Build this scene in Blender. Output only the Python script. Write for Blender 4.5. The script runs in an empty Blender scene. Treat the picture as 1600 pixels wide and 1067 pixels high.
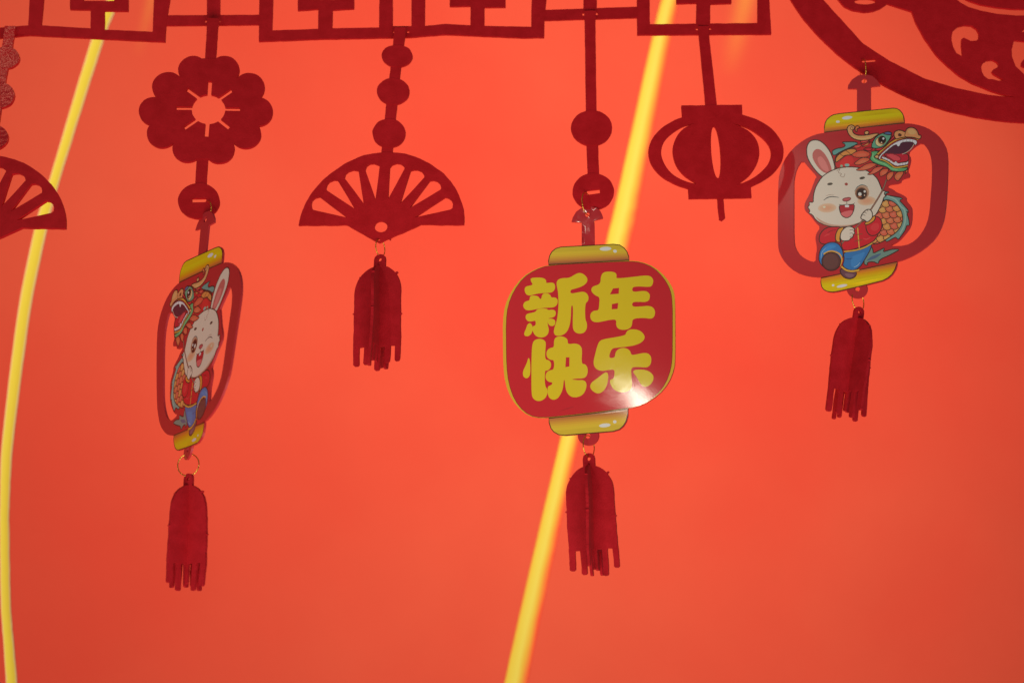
import bpy, math, random
import numpy as np
from mathutils import Vector, Matrix
from mathutils.geometry import delaunay_2d_cdt

random.seed(7)
RNG = np.random.default_rng(7)
scene = bpy.context.scene
Z0 = 1.40                      # height of the camera above the floor (m)
PITCH = math.radians(15)
FPX = 2222.2                   # focal length in photo pixels (50 mm on 36 mm, 1600 px wide)

# ------------------------------------------------------------------ camera
cam_d = bpy.data.cameras.new('camera')
cam = bpy.data.objects.new('camera', cam_d)
scene.collection.objects.link(cam)
cam.location = (0, 0, Z0)
cam.rotation_euler = (math.radians(90) + PITCH, 0, 0)
cam_d.lens = 50
cam_d.sensor_width = 36
cam_d.clip_start = 0.01
cam_d.clip_end = 50
cam_d.dof.use_dof = True
cam_d.dof.focus_distance = 1.085
cam_d.dof.aperture_fstop = 4.5
scene.camera = cam

# ------------------------------------------------------------------ world, lamps, exposure
world = bpy.data.worlds.new('World')
scene.world = world
world.use_nodes = True
bg = world.node_tree.nodes['Background']
bg.inputs[0].default_value = (0.80, 0.84, 1.0, 1)
bg.inputs[1].default_value = 0.12


def lamp(name, loc, aim, size, power, col, shape='DISK', size_y=None):
    d = bpy.data.lights.new(name, 'AREA')
    d.shape = shape
    d.size = size
    if size_y:
        d.size_y = size_y
    d.energy = power
    d.color = col
    o = bpy.data.objects.new(name, d)
    scene.collection.objects.link(o)
    o.location = (loc[0], loc[1], loc[2] + Z0)
    v = Vector((aim[0] - loc[0], aim[1] - loc[1], aim[2] - loc[2]))
    o.rotation_euler = v.to_track_quat('-Z', 'Y').to_euler()
    return o


# lamp glowing behind the red cloth, large soft lamp low in front, small hard spot lamp
lamp('back_lamp', (-0.25, 2.46, 0.60), (0.06, 1.5, 0.58), 0.9, 17.8, (1, 0.96, 0.90))
lamp('front_lamp', (0.02, 0.28, -0.50), (0.0, 1.05, 0.24), 1.2, 9.7, (1, 0.94, 0.88), 'RECTANGLE', 0.6)
lamp('spot_lamp', (-1.152, -0.287, 1.084), (0.094, 1.023, 0.228), 0.13, 2.7, (1, 0.90, 0.72))

vs = scene.view_settings
vs.view_transform = 'Standard'
vs.look = 'None'
vs.exposure = 0
vs.gamma = 1
vs.use_curve_mapping = False
scene.cycles.use_denoising = True
scene.cycles.max_bounces = 8


# ------------------------------------------------------------------ geometry helpers
def project(P):
    d = P[1] * math.cos(PITCH) + P[2] * math.sin(PITCH)
    u = -P[1] * math.sin(PITCH) + P[2] * math.cos(PITCH)
    return np.array([800 + FPX * P[0] / d, 533.5 - FPX * u / d])


def on_ray(px, py, y):
    v = (533.5 - py) / FPX
    d = np.array([(px - 800) / FPX, math.cos(PITCH) - v * math.sin(PITCH), math.sin(PITCH) + v * math.cos(PITCH)])
    return d * (y / d[1])


class Surf:
    """A hanging sheet: local (u across, v up, w out of the face) -> place. It may twist and bend."""

    def __init__(self, yaw, twist, tilt, roll, x, y, z, bend=None):
        self.p = (yaw, twist, tilt, roll, x, y, z)
        self.bend = bend

    def base(self, u, v, w=0.0):
        yaw, tw, tl, rl, x0, y0, z0 = self.p
        c, s = math.cos(rl), math.sin(rl)
        u, v = u * c - v * s, u * s + v * c
        if self.bend is not None:
            w = w + self.bend(u, v)
        a = yaw + tw * v / 0.06
        x = u * np.cos(a) + w * np.sin(a)
        y = u * np.sin(a) - w * np.cos(a)
        z = v
        ct, st = math.cos(tl), math.sin(tl)
        y, z = y * ct + z * st, -y * st + z * ct
        return np.stack([x + x0, y + y0, z + z0], -1)

    def inv(self, px, py):
        uv = np.zeros(2)
        t = np.array([px, py], float)
        for _ in range(12):
            f0 = project(self.base(uv[0], uv[1]))
            e = 1e-5
            J = np.stack([(project(self.base(uv[0] + e, uv[1])) - f0) / e,
                          (project(self.base(uv[0], uv[1] + e)) - f0) / e], 1)
            du = np.linalg.solve(J, t - f0)
            uv = uv + du
            if np.abs(du).max() < 1e-9:
                break
        return uv

    def poly(self, pts):
        return np.array([self.inv(*q) for q in pts])


def hang(px, py, y, yaw=0.0, tilt=0.0, roll=0.0, bend=None, twist=0.0):
    X = on_ray(px, py, y)
    return Surf(yaw, twist, tilt, roll, X[0], X[1], X[2], bend)


def ell(cx, cy, rx, ry, n=44, rot=0.0):
    t = np.linspace(0, 2 * math.pi, n, endpoint=False)
    x, y = rx * np.cos(t), ry * np.sin(t)
    c, s = math.cos(rot), math.sin(rot)
    return np.stack([cx + x * c - y * s, cy + x * s + y * c], 1)


def chaikin(p, it=2):
    p = np.asarray(p, float)
    for _ in range(it):
        q = np.roll(p, -1, 0)
        p = np.stack([p * .75 + q * .25, p * .25 + q * .75], 1).reshape(-1, 2)
    return p


def rough(p, step=3.0, amp=0.10):
    """resample an outline and give it the small unevenness of a hand-cut edge"""
    p = np.asarray(p, float)
    out = []
    for a, b in zip(p, np.roll(p, -1, 0)):
        n = max(1, int(np.hypot(*(b - a)) / step))
        for k in range(n):
            out.append(a + (b - a) * k / n)
    out = np.array(out)
    ns = RNG.normal(0, amp, (len(out), 2))
    ns = (ns + np.roll(ns, 1, 0) + np.roll(ns, -1, 0)) / 1.73
    return out + ns


def T(pts, ox, oy, s):
    """crop coordinates -> photo pixels"""
    return np.asarray(pts, float) / s + np.array([ox, oy])


def band(pts, w):
    """polyline -> closed ribbon of width w (w may be one per point)"""
    p = np.asarray(pts, float)
    d = np.gradient(p, axis=0)
    n = np.stack([-d[:, 1], d[:, 0]], 1)
    n /= np.maximum(np.linalg.norm(n, axis=1, keepdims=True), 1e-9)
    w = np.broadcast_to(np.asarray(w, float), (len(p),))[:, None] / 2
    return np.concatenate([p + n * w, (p - n * w)[::-1]])


def smooth_line(pts, n=6):
    p = np.asarray(pts, float)
    out = []
    for i in range(len(p) - 1):
        p0, p1, p2, p3 = p[max(i - 1, 0)], p[i], p[i + 1], p[min(i + 2, len(p) - 1)]
        for k in range(n):
            t = k / n
            out.append(0.5 * ((2 * p1) + (-p0 + p2) * t + (2 * p0 - 5 * p1 + 4 * p2 - p3) * t * t + (-p0 + 3 * p1 - 3 * p2 + p3) * t ** 3))
    out.append(p[-1])
    return np.array(out)


def offset(poly, d):
    """grow (d > 0) or shrink a closed outline"""
    p = np.asarray(poly, float)
    t = np.roll(p, -1, 0) - np.roll(p, 1, 0)
    n = np.stack([t[:, 1], -t[:, 0]], 1)
    n /= np.maximum(np.linalg.norm(n, axis=1, keepdims=True), 1e-9)
    area = 0.5 * np.sum(p[:, 0] * np.roll(p[:, 1], -1) - np.roll(p[:, 0], -1) * p[:, 1])
    return p + n * d * (1 if area > 0 else -1)


def inside(pts, poly):
    """non-zero winding test, vectorised"""
    x, y = pts[:, 0][:, None], pts[:, 1][:, None]
    a, b = poly, np.roll(poly, -1, 0)
    ax, ay, bx, by = a[:, 0], a[:, 1], b[:, 0], b[:, 1]
    cr = (bx - ax) * (y - ay) - (x - ax) * (by - ay)
    up = (ay <= y) & (by > y) & (cr > 0)
    dn = (ay > y) & (by <= y) & (cr < 0)
    return (up.sum(1) - dn.sum(1)) != 0


def cdt(polys, grid=None):
    K = 1000.0
    verts, edges = [], []
    for p in polys:
        i0 = len(verts)
        verts += [Vector((float(q[0]) * K, float(q[1]) * K)) for q in p]
        n = len(p)
        edges += [(i0 + i, i0 + (i + 1) % n) for i in range(n)]
    if grid:
        allp = np.concatenate(polys)
        lo, hi = allp.min(0), allp.max(0)
        nx, ny = max(1, int((hi[0] - lo[0]) / grid)), max(1, int((hi[1] - lo[1]) / grid))
        for i in range(nx):
            for j in range(ny):
                verts.append(Vector(((lo[0] + (i + .5) * (hi[0] - lo[0]) / nx) * K,
                                     (lo[1] + (j + .5) * (hi[1] - lo[1]) / ny) * K)))
    v, e, f, _, _, _ = delaunay_2d_cdt(verts, edges, [], 0, 1e-4)
    V = np.array([(q.x, q.y) for q in v]) / K
    F = np.array([t for t in f if len(t) == 3])
    return V, F


def link(o, parent=None):
    scene.collection.objects.link(o)
    if parent is not None:
        o.parent = parent
    return o


def empty(name, loc):
    o = bpy.data.objects.new(name, None)
    o.empty_display_size = 0.02
    o.location = (loc[0], loc[1], loc[2] + Z0)
    return link(o)


def tag(o, label=None, cat=None, group=None, kind=None):
    if label:
        o['label'] = label
    if cat:
        o['category'] = cat
    if group:
        o['group'] = group
    if kind:
        o['kind'] = kind
    return o


def origin_of(parent):
    if parent is None:
        return np.zeros(3)
    q = parent
    loc = np.zeros(3)
    while q is not None:
        loc = loc + np.array(q.location)
        q = q.parent
    return loc


def mesh_obj(name, co, faces, mat, parent=None, loc=None, smooth=None):
    """co are places in the room (camera height at 0); the object sits at loc or at its parent"""
    base = origin_of(parent)
    if loc is not None:
        loc = np.asarray(loc, float) + np.array([0, 0, Z0])
        here = loc
    else:
        here = base if parent is not None else np.array([0, 0, Z0])
    me = bpy.data.meshes.new(name)
    me.from_pydata([tuple(c) for c in (co + np.array([0, 0, Z0]) - here)], [], [tuple(int(i) for i in f) for f in faces])
    me.materials.append(mat)
    if smooth is not None:
        me.polygons.foreach_set('use_smooth', np.asarray(smooth, bool))
    me.update()
    o = bpy.data.objects.new(name, me)
    o.location = tuple(here - base)
    return link(o, parent)


def plate(name, surf, adds, subs, thick, mat, parent, w0=0.0, grid=0.008, px=True):
    """A flat piece cut from a sheet: union of outlines minus holes, with real thickness."""
    A = [surf.poly(p) if px else np.asarray(p, float) for p in adds]
    S = [surf.poly(p) if px else np.asarray(p, float) for p in subs]
    V, F = cdt(A + S, grid)
    c = V[F].mean(1)
    keep = np.zeros(len(F), bool)
    for p in A:
        keep |= inside(c, p)
    for p in S:
        keep &= ~inside(c, p)
    F = F[keep]
    used = np.unique(F)
    rm = -np.ones(len(V), int)
    rm[used] = np.arange(len(used))
    V, F = V[used], rm[F]
    # make triangles counter-clockwise
    d1, d2 = V[F[:, 1]] - V[F[:, 0]], V[F[:, 2]] - V[F[:, 0]]
    fl = (d1[:, 0] * d2[:, 1] - d1[:, 1] * d2[:, 0]) < 0
    F[fl] = F[fl][:, ::-1]
    n = len(V)
    E = np.concatenate([F[:, [0, 1]], F[:, [1, 2]], F[:, [2, 0]]])
    es = {(int(a), int(b)) for a, b in E}
    bd = [(a, b) for a, b in es if (b, a) not in es]
    h = thick / 2
    front = surf.base(V[:, 0], V[:, 1], w0 + h)
    back = surf.base(V[:, 0], V[:, 1], w0 - h)
    co = [front, back, front, back]
    faces = [tuple(f) for f in F] + [tuple(f[::-1] + n) for f in F]
    sm = [True] * len(faces)
    for a, b in bd:
        faces.append((a + 2 * n, a + 3 * n, b + 3 * n, b + 2 * n))
        sm.append(False)
    co = np.concatenate(co)
    ub = np.unique(np.array([i for f in faces for i in f]))
    rm = -np.ones(len(co), int)
    rm[ub] = np.arange(len(ub))
    return mesh_obj(name, co[ub], [tuple(rm[list(f)]) for f in faces], mat, parent, smooth=sm)


# ------------------------------------------------------------------ materials
def lin(c):
    c = np.asarray(c, float) / 255
    return np.where(c <= .04045, c / 12.92, ((c + .055) / 1.055) ** 2.4)


def new_mat(name):
    m = bpy.data.materials.new(name)
    m.use_nodes = True
    nt = m.node_tree
    return m, nt, nt.nodes['Principled BSDF']


def N(nt, typ, **kw):
    n = nt.nodes.new(typ)
    for k, v in kw.items():
        setattr(n, k, v)
    return n


def felt_material(name, col, dark, rough_v=0.62, spec=0.14, crinkle=0.0):
    m, nt, b = new_mat(name)
    L = nt.links.new
    tc = N(nt, 'ShaderNodeTexCoord')
    n1 = N(nt, 'ShaderNodeTexNoise')
    n1.inputs['Scale'].default_value = 95
    n1.inputs['Detail'].default_value = 6
    n1.inputs['Roughness'].default_value = 0.65
    L(tc.outputs['Object'], n1.inputs['Vector'])
    n2 = N(nt, 'ShaderNodeTexNoise')
    n2.inputs['Scale'].default_value = 900
    n2.inputs['Detail'].default_value = 5
    L(tc.outputs['Object'], n2.inputs['Vector'])
    r = N(nt, 'ShaderNodeValToRGB')
    r.color_ramp.elements[0].position = 0.36
    r.color_ramp.elements[0].color = (*dark, 1)
    r.color_ramp.elements[1].position = 0.66
    r.color_ramp.elements[1].color = (*col, 1)
    L(n1.outputs['Fac'], r.inputs['Fac'])
    L(r.outputs['Color'], b.inputs['Base Color'])
    b.inputs['Roughness'].default_value = rough_v
    b.inputs['Specular IOR Level'].default_value = spec
    if crinkle:
        b.inputs['Specular Tint'].default_value = (1, 0.50, 0.38, 1)
    b.inputs['Sheen Weight'].default_value = 0.08
    b.inputs['Sheen Tint'].default_value = (1, 0.25, 0.2, 1)
    bp = N(nt, 'ShaderNodeBump')
    bp.inputs['Strength'].default_value = 0.1 if crinkle else 0.5
    bp.inputs['Distance'].default_value = 0.0006
    L(n2.outputs['Fac'], bp.inputs['Height'])
    last = bp
    if crinkle:
        n3 = N(nt, 'ShaderNodeTexNoise')
        n3.inputs['Scale'].default_value = 330
        n3.inputs['Detail'].default_value = 3
        L(tc.outputs['Object'], n3.inputs['Vector'])
        b2 = N(nt, 'ShaderNodeBump')
        b2.inputs['Strength'].default_value = crinkle
        b2.inputs['Distance'].default_value = 0.0013
        L(n3.outputs['Fac'], b2.inputs['Height'])
        L(bp.outputs['Normal'], b2.inputs['Normal'])
        last = b2
    L(last.outputs['Normal'], b.inputs['Normal'])
    return m


FELT = felt_material('red_felt', (0.63, 0.0105, 0.0165), (0.53, 0.007, 0.011))
FELT_SHINY = felt_material('pressed_red_felt', (0.63, 0.0105, 0.0165), (0.53, 0.007, 0.011), 0.25, 0.75, 0.7)
FELT_TASSEL = felt_material('tassel_red_felt', (0.56, 0.012, 0.020), (0.45, 0.008, 0.013), 0.7, 0.12)


def card_material(name, base=None, rough_v=0.125):
    m, nt, b = new_mat(name)
    L = nt.links.new
    if base is None:
        at = N(nt, 'ShaderNodeAttribute', attribute_name='Col')
        L(at.outputs['Color'], b.inputs['Base Color'])
    else:
        b.inputs['Base Color'].default_value = (*base, 1)
    tc = N(nt, 'ShaderNodeTexCoord')
    n = N(nt, 'ShaderNodeTexNoise')
    n.inputs['Scale'].default_value = 1100
    n.inputs['Detail'].default_value = 3
    L(tc.outputs['Object'], n.inputs['Vector'])
    n2 = N(nt, 'ShaderNodeTexNoise')
    n2.inputs['Scale'].default_value = 40
    n2.inputs['Detail'].default_value = 4
    L(tc.outputs['Object'], n2.inputs['Vector'])
    mr = N(nt, 'ShaderNodeMapRange')
    mr.inputs['To Min'].default_value = rough_v - 0.03
    mr.inputs['To Max'].default_value = rough_v + 0.04
    L(n2.outputs['Fac'], mr.inputs['Value'])
    L(mr.outputs['Result'], b.inputs['Roughness'])
    bp = N(nt, 'ShaderNodeBump')
    bp.inputs['Strength'].default_value = 0.35
    bp.inputs['Distance'].default_value = 0.00004
    L(n.outputs['Fac'], bp.inputs['Height'])
    L(bp.outputs['Normal'], b.inputs['Normal'])
    b.inputs['Specular IOR Level'].default_value = 0.5
    return m


CARD_RED = card_material('glossy_red_card', (0.62, 0.032, 0.036))
PRINT = card_material('printed_ink')
CARD_MATT = card_material('satin_red_card', (0.62, 0.032, 0.036), 0.36)
PRINT_MATT = card_material('satin_printed_ink', None, 0.36)


def gold_material():
    m, nt, b = new_mat('gold_wire')
    L = nt.links.new
    b.inputs['Base Color'].default_value = (0.83, 0.50, 0.07, 1)
    b.inputs['Metallic'].default_value = 1
    b.inputs['Roughness'].default_value = 0.24
    tc = N(nt, 'ShaderNodeTexCoord')
    n = N(nt, 'ShaderNodeTexNoise')
    n.inputs['Scale'].default_value = 700
    L(tc.outputs['Object'], n.inputs['Vector'])
    bp = N(nt, 'ShaderNodeBump')
    bp.inputs['Strength'].default_value = 0.9
    bp.inputs['Distance'].default_value = 0.0008
    L(n.outputs['Fac'], bp.inputs['Height'])
    L(bp.outputs['Normal'], b.inputs['Normal'])
    return m


GOLD = gold_material()

# ------------------------------------------------------------------ backdrop: red cloth lit from behind
BACK = Surf(math.radians(20), 0, 0, 0, 0.0, 1.50, 0.30,
            lambda u, v: 0.010 * np.sin(u * 3.1 + 0.6) * np.cos(v * 2.3 + 0.4) + 0.004 * np.sin(v * 7 + u * 4))


def cloth_material():
    m, nt, b = new_mat('red_cloth')
    L = nt.links.new
    nt.nodes.remove(b)
    out = nt.nodes['Material Output']
    uvn = N(nt, 'ShaderNodeUVMap', uv_map='cloth')
    n1 = N(nt, 'ShaderNodeTexNoise')
    n1.inputs['Scale'].default_value = 1.7
    n1.inputs['Detail'].default_value = 5
    n1.inputs['Roughness'].default_value = 0.5
    L(uvn.outputs['UV'], n1.inputs['Vector'])
    r = N(nt, 'ShaderNodeValToRGB')
    r.color_ramp.elements[0].position = 0.30
    r.color_ramp.elements[0].color = (0.79, 0.063, 0.034, 1)
    r.color_ramp.elements[1].position = 0.66
    r.color_ramp.elements[1].color = (0.79, 0.099, 0.048, 1)
    L(n1.outputs['Fac'], r.inputs['Fac'])
    n4 = N(nt, 'ShaderNodeTexNoise')
    n4.inputs['Scale'].default_value = 7.5
    n4.inputs['Detail'].default_value = 7
    n4.inputs['Roughness'].default_value = 0.6
    L(uvn.outputs['UV'], n4.inputs['Vector'])
    hs = N(nt, 'ShaderNodeMapRange')
    hs.inputs['From Min'].default_value = 0.3
    hs.inputs['From Max'].default_value = 0.7
    hs.inputs['To Min'].default_value = 0.975
    hs.inputs['To Max'].default_value = 1.015
    L(n4.outputs['Fac'], hs.inputs['Value'])
    mul = N(nt, 'ShaderNodeMix', data_type='RGBA', blend_type='MULTIPLY')
    mul.inputs['Factor'].default_value = 1.0
    L(r.outputs['Color'], mul.inputs['A'])
    L(hs.outputs['Result'], mul.inputs['B'])
    col = mul.outputs['Result']
    # faint reflections of the bands, painted into the cloth colour as two streaks
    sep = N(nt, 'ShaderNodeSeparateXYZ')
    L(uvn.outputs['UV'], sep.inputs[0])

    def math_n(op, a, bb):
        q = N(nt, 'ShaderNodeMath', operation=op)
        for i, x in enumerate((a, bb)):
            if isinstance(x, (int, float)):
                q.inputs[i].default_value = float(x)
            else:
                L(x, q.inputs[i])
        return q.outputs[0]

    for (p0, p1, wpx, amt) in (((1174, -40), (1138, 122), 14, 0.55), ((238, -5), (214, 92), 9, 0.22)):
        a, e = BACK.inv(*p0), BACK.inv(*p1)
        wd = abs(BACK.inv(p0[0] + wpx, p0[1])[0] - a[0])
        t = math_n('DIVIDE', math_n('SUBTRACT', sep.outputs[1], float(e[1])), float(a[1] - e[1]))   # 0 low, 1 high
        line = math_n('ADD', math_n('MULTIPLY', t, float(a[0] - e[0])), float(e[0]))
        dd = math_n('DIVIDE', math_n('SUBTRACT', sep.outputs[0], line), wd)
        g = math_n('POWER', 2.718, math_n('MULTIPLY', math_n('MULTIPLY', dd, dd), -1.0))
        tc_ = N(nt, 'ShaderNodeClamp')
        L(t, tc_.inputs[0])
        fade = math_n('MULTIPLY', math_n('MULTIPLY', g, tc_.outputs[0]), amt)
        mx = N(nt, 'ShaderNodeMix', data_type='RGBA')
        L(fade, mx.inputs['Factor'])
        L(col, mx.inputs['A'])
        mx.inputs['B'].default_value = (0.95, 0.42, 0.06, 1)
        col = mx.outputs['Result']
    # weave
    n2 = N(nt, 'ShaderNodeTexNoise')
    n2.inputs['Scale'].default_value = 30
    n2.inputs['Detail'].default_value = 3
    L(uvn.outputs['UV'], n2.inputs['Vector'])
    bp = N(nt, 'ShaderNodeBump')
    bp.inputs['Strength'].default_value = 0.12
    bp.inputs['Distance'].default_value = 0.004
    L(n2.outputs['Fac'], bp.inputs['Height'])
    tr = N(nt, 'ShaderNodeBsdfTranslucent')
    df = N(nt, 'ShaderNodeBsdfDiffuse')
    L(col, tr.inputs['Color'])
    L(col, df.inputs['Color'])
    L(bp.outputs['Normal'], tr.inputs['Normal'])
    ms = N(nt, 'ShaderNodeMixShader')
    ms.inputs[0].default_value = 0.22
    L(tr.outputs[0], ms.inputs[1])
    L(df.outputs[0], ms.inputs[2])
    L(ms.outputs[0], out.inputs['Surface'])
    return m


def stripe_material(name, soft):
    m, nt, b = new_mat(name)
    L = nt.links.new
    nt.nodes.remove(b)
    out = nt.nodes['Material Output']
    uvn = N(nt, 'ShaderNodeUVMap', uv_map='cloth')
    sep = N(nt, 'ShaderNodeSeparateXYZ')
    L(uvn.outputs['UV'], sep.inputs[0])
    r = N(nt, 'ShaderNodeValToRGB')
    cr = r.color_ramp
    if soft:  # yellow running out through orange to red at the right edge
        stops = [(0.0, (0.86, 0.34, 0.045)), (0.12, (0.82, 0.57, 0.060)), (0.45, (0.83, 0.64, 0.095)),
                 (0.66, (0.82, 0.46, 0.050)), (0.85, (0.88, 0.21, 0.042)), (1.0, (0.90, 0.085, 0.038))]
    else:
        stops = [(0.0, (0.88, 0.62, 0.30)), (0.12, (0.90, 0.66, 0.075)), (0.50, (0.90, 0.66, 0.055)),
                 (0.80, (0.90, 0.62, 0.065)), (0.93, (0.90, 0.66, 0.34)), (1.0, (0.84, 0.34, 0.12))]
    while len(cr.elements) < len(stops):
        cr.elements.new(0.5)
    for el, (p, c) in zip(cr.elements, stops):
        el.position = p
        el.color = (*c, 1)
    nz = N(nt, 'ShaderNodeTexNoise')
    nz.inputs['Scale'].default_value = 7
    nz.inputs['Detail'].default_value = 4
    mp = N(nt, 'ShaderNodeMapping')
    mp.inputs['Scale'].default_value = (0.5, 3, 1)
    L(uvn.outputs['UV'], mp.inputs['Vector'])
    L(mp.outputs['Vector'], nz.inputs['Vector'])
    ad = N(nt, 'ShaderNodeMath', operation='MULTIPLY_ADD')
    L(nz.outputs['Fac'], ad.inputs[0])
    ad.inputs[1].default_value = 0.16
    sb = N(nt, 'ShaderNodeMath', operation='SUBTRACT')
    L(sep.outputs[0], sb.inputs[0])
    sb.inputs[1].default_value = 0.08
    L(sb.outputs[0], ad.inputs[2])
    L(ad.outputs[0], r.inputs['Fac'])
    tr = N(nt, 'ShaderNodeBsdfTranslucent')
    df = N(nt, 'ShaderNodeBsdfDiffuse')
    L(r.outputs['Color'], tr.inputs['Color'])
    L(r.outputs['Color'], df.inputs['Color'])
    ms = N(nt, 'ShaderNodeMixShader')
    ms.inputs[0].default_value = 0.22
    L(tr.outputs[0], ms.inputs[1])
    L(df.outputs[0], ms.inputs[2])
    L(ms.outputs[0], out.inputs['Surface'])
    return m


def grid_sheet(name, us, vs_, fn, mat, uvfn, parent=None):
    co, uv = [], []
    for j in range(len(vs_)):
        for i in range(len(us)):
            co.append(fn(us[i], vs_[j]))
            uv.append(uvfn(us[i], vs_[j]))
    nu = len(us)
    faces = [(j * nu + i, j * nu + i + 1, (j + 1) * nu + i + 1, (j + 1) * nu + i)
             for j in range(len(vs_) - 1) for i in range(nu - 1)]
    o = mesh_obj(name, np.array(co), faces, mat, parent, smooth=[True] * len(faces))
    lay = o.data.uv_layers.new(name='cloth')
    for lp in o.data.loops:
        lay.data[lp.index].uv = uv[lp.vertex_index]
    return o


def band_edges(left, right):
    """both edges of a yellow band on the cloth, from photo points sampled at equal heights, run on past the frame"""
    def dense(E):
        E = smooth_line(np.array([BACK.inv(*q) for q in E]), 8)
        d0, d1 = E[0] - E[2], E[-1] - E[-3]
        top = [E[0] + d0 * k for k in np.linspace(26, 1, 26)]
        bot = [E[-1] + d1 * k for k in np.linspace(1, 20, 20)]
        return np.array(top + list(E) + bot)
    A, B = dense(left), dense(right)
    wob = np.cumsum(RNG.normal(0, 0.0003, (len(A), 2)), 0)
    wob -= np.linspace(0, 1, len(A))[:, None] * wob[-1]
    return A + wob * 0.3, B + wob * 0.5


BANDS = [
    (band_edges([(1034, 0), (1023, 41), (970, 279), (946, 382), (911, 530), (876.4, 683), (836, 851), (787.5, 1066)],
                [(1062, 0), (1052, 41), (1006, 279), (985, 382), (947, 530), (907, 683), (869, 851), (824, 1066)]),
     stripe_material('soft_edged_yellow', True), 'soft edged yellow band slanting through the middle'),
    (band_edges([(163.5, 10), (143.5, 63), (124.2, 125), (78, 280), (54.5, 359), (27, 499), (3.5, 690), (0.3, 770), (-0.7, 832), (1, 927), (4.6, 1003), (9, 1066)],
                [(184, 10), (164, 63), (144, 125), (95.5, 280), (75.6, 359), (47.5, 499), (22, 690), (17, 770), (15.5, 832), (17.4, 927), (21, 1003), (27, 1066)]),
     stripe_material('crisp_yellow_paint', False), 'crisp yellow band curving down the left side')]


def build_cloth():
    """the red cloth, with the yellow bands let into it so that the light behind shines through each once"""
    sheet = np.array([(-1.5, -1.25), (1.6, -1.25), (1.6, 1.25), (-1.5, 1.25)])
    cuts = []
    for (A, B), _, _ in BANDS:
        c = (A + B) / 2
        cuts.append(np.concatenate([A + (c - A) * .03, (B + (c - B) * .03)[::-1]]))
    V, F = cdt([sheet] + cuts, 0.03)
    cc = V[F].mean(1)
    keep = np.ones(len(F), bool)
    for q in cuts:
        keep &= ~inside(cc, q)
    F = F[keep]
    d1, d2 = V[F[:, 1]] - V[F[:, 0]], V[F[:, 2]] - V[F[:, 0]]
    fl = (d1[:, 0] * d2[:, 1] - d1[:, 1] * d2[:, 0]) < 0
    F[fl] = F[fl][:, ::-1]
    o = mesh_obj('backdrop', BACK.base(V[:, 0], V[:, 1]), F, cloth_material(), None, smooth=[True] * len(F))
    lay = o.data.uv_layers.new(name='cloth')
    for lp in o.data.loops:
        lay.data[lp.index].uv = V[lp.vertex_index]
    return tag(o, 'glowing orange red cloth backdrop behind the hanging decorations', kind='structure')


cloth = build_cloth()
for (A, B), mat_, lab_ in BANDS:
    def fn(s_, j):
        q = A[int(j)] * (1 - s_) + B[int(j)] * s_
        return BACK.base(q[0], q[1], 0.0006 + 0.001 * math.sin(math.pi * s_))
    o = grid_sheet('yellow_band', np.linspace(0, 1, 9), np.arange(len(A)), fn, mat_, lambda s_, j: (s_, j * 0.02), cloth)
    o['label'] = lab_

# ------------------------------------------------------------------ felt border along the top
FELT_T = 0.0024
LAT = Surf(0, 0, 0, 0, *on_ray(800, 20, 1.048), bend=lambda u, v: 0.002 * np.sin(u * 9))
border = empty('felt_border', on_ray(800, 20, 1.048))
tag(border, 'dark red felt border of square lattice and round medallion along the top', 'border')
TOP = -110      # photo row of the border's top edge, above the frame


def R4(x0, x1, y0, y1):
    return [(x0, y0), (x1, y0), (x1, y1), (x0, y1)]


def plate_logic(name, surf, groups, keepfn, thick, mat, parent, grid=0.012, w0=0.0):
    """like plate(), with any rule over the outlines"""
    P = [surf.poly(p) for p in groups]
    V, F = cdt(P, grid)
    c = V[F].mean(1)
    F = F[keepfn([inside(c, p) for p in P])]
    # rebuild through the loose outline of the kept triangles
    used = np.unique(F)
    rm = -np.ones(len(V), int)
    rm[used] = np.arange(len(used))
    V, F = V[used], rm[F]
    d1, d2 = V[F[:, 1]] - V[F[:, 0]], V[F[:, 2]] - V[F[:, 0]]
    fl = (d1[:, 0] * d2[:, 1] - d1[:, 1] * d2[:, 0]) < 0
    F[fl] = F[fl][:, ::-1]
    n = len(V)
    es = {(int(a), int(b)) for a, b in np.concatenate([F[:, [0, 1]], F[:, [1, 2]], F[:, [2, 0]]])}
    bd = [(a, b) for a, b in es if (b, a) not in es]
    f_, b_ = surf.base(V[:, 0], V[:, 1], w0 + thick / 2), surf.base(V[:, 0], V[:, 1], w0 - thick / 2)
    faces = [tuple(f) for f in F] + [tuple(f[::-1] + n) for f in F]
    sm = [True] * len(faces)
    for a, b in bd:
        faces.append((a + 2 * n, a + 3 * n, b + 3 * n, b + 2 * n))
        sm.append(False)
    co = np.concatenate([f_, b_, f_, b_])
    ub = np.unique(np.array([i for f in faces for i in f]))
    rm = -np.ones(len(co), int)
    rm[ub] = np.arange(len(ub))
    return mesh_obj(name, co[ub], [tuple(rm[list(f)]) for f in faces], mat, parent, smooth=sm)


def tee(tx0, tx1, gx0, gx1, sx0, sx1, yl, yr, gy, yb):
    ym = (yl + yr) / 2
    return [(tx0, -72), (gx0, -72), (gx0, gy), (gx1, gy), (gx1, -72), (tx1, -72), (tx1, yr), (sx1, ym + .8),
            (sx1 - .5, yb), (sx0 - .5, yb), (sx0, ym - .8), (tx0, yl)]


def block(outer, opening, tee_poly, holes=()):
    g = [rough(outer), rough(opening), rough(tee_poly)] + [ell(x, y, 2.3, 2.0, 12) for x, y in holes]

    def rule(ins):
        k = (ins[0] & ~ins[1]) | (ins[2] & ins[0])
        for h in ins[3:]:
            k &= ~h
        return k
    return plate_logic('lattice_block', LAT, g, rule, FELT_T, FELT, border)


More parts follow.
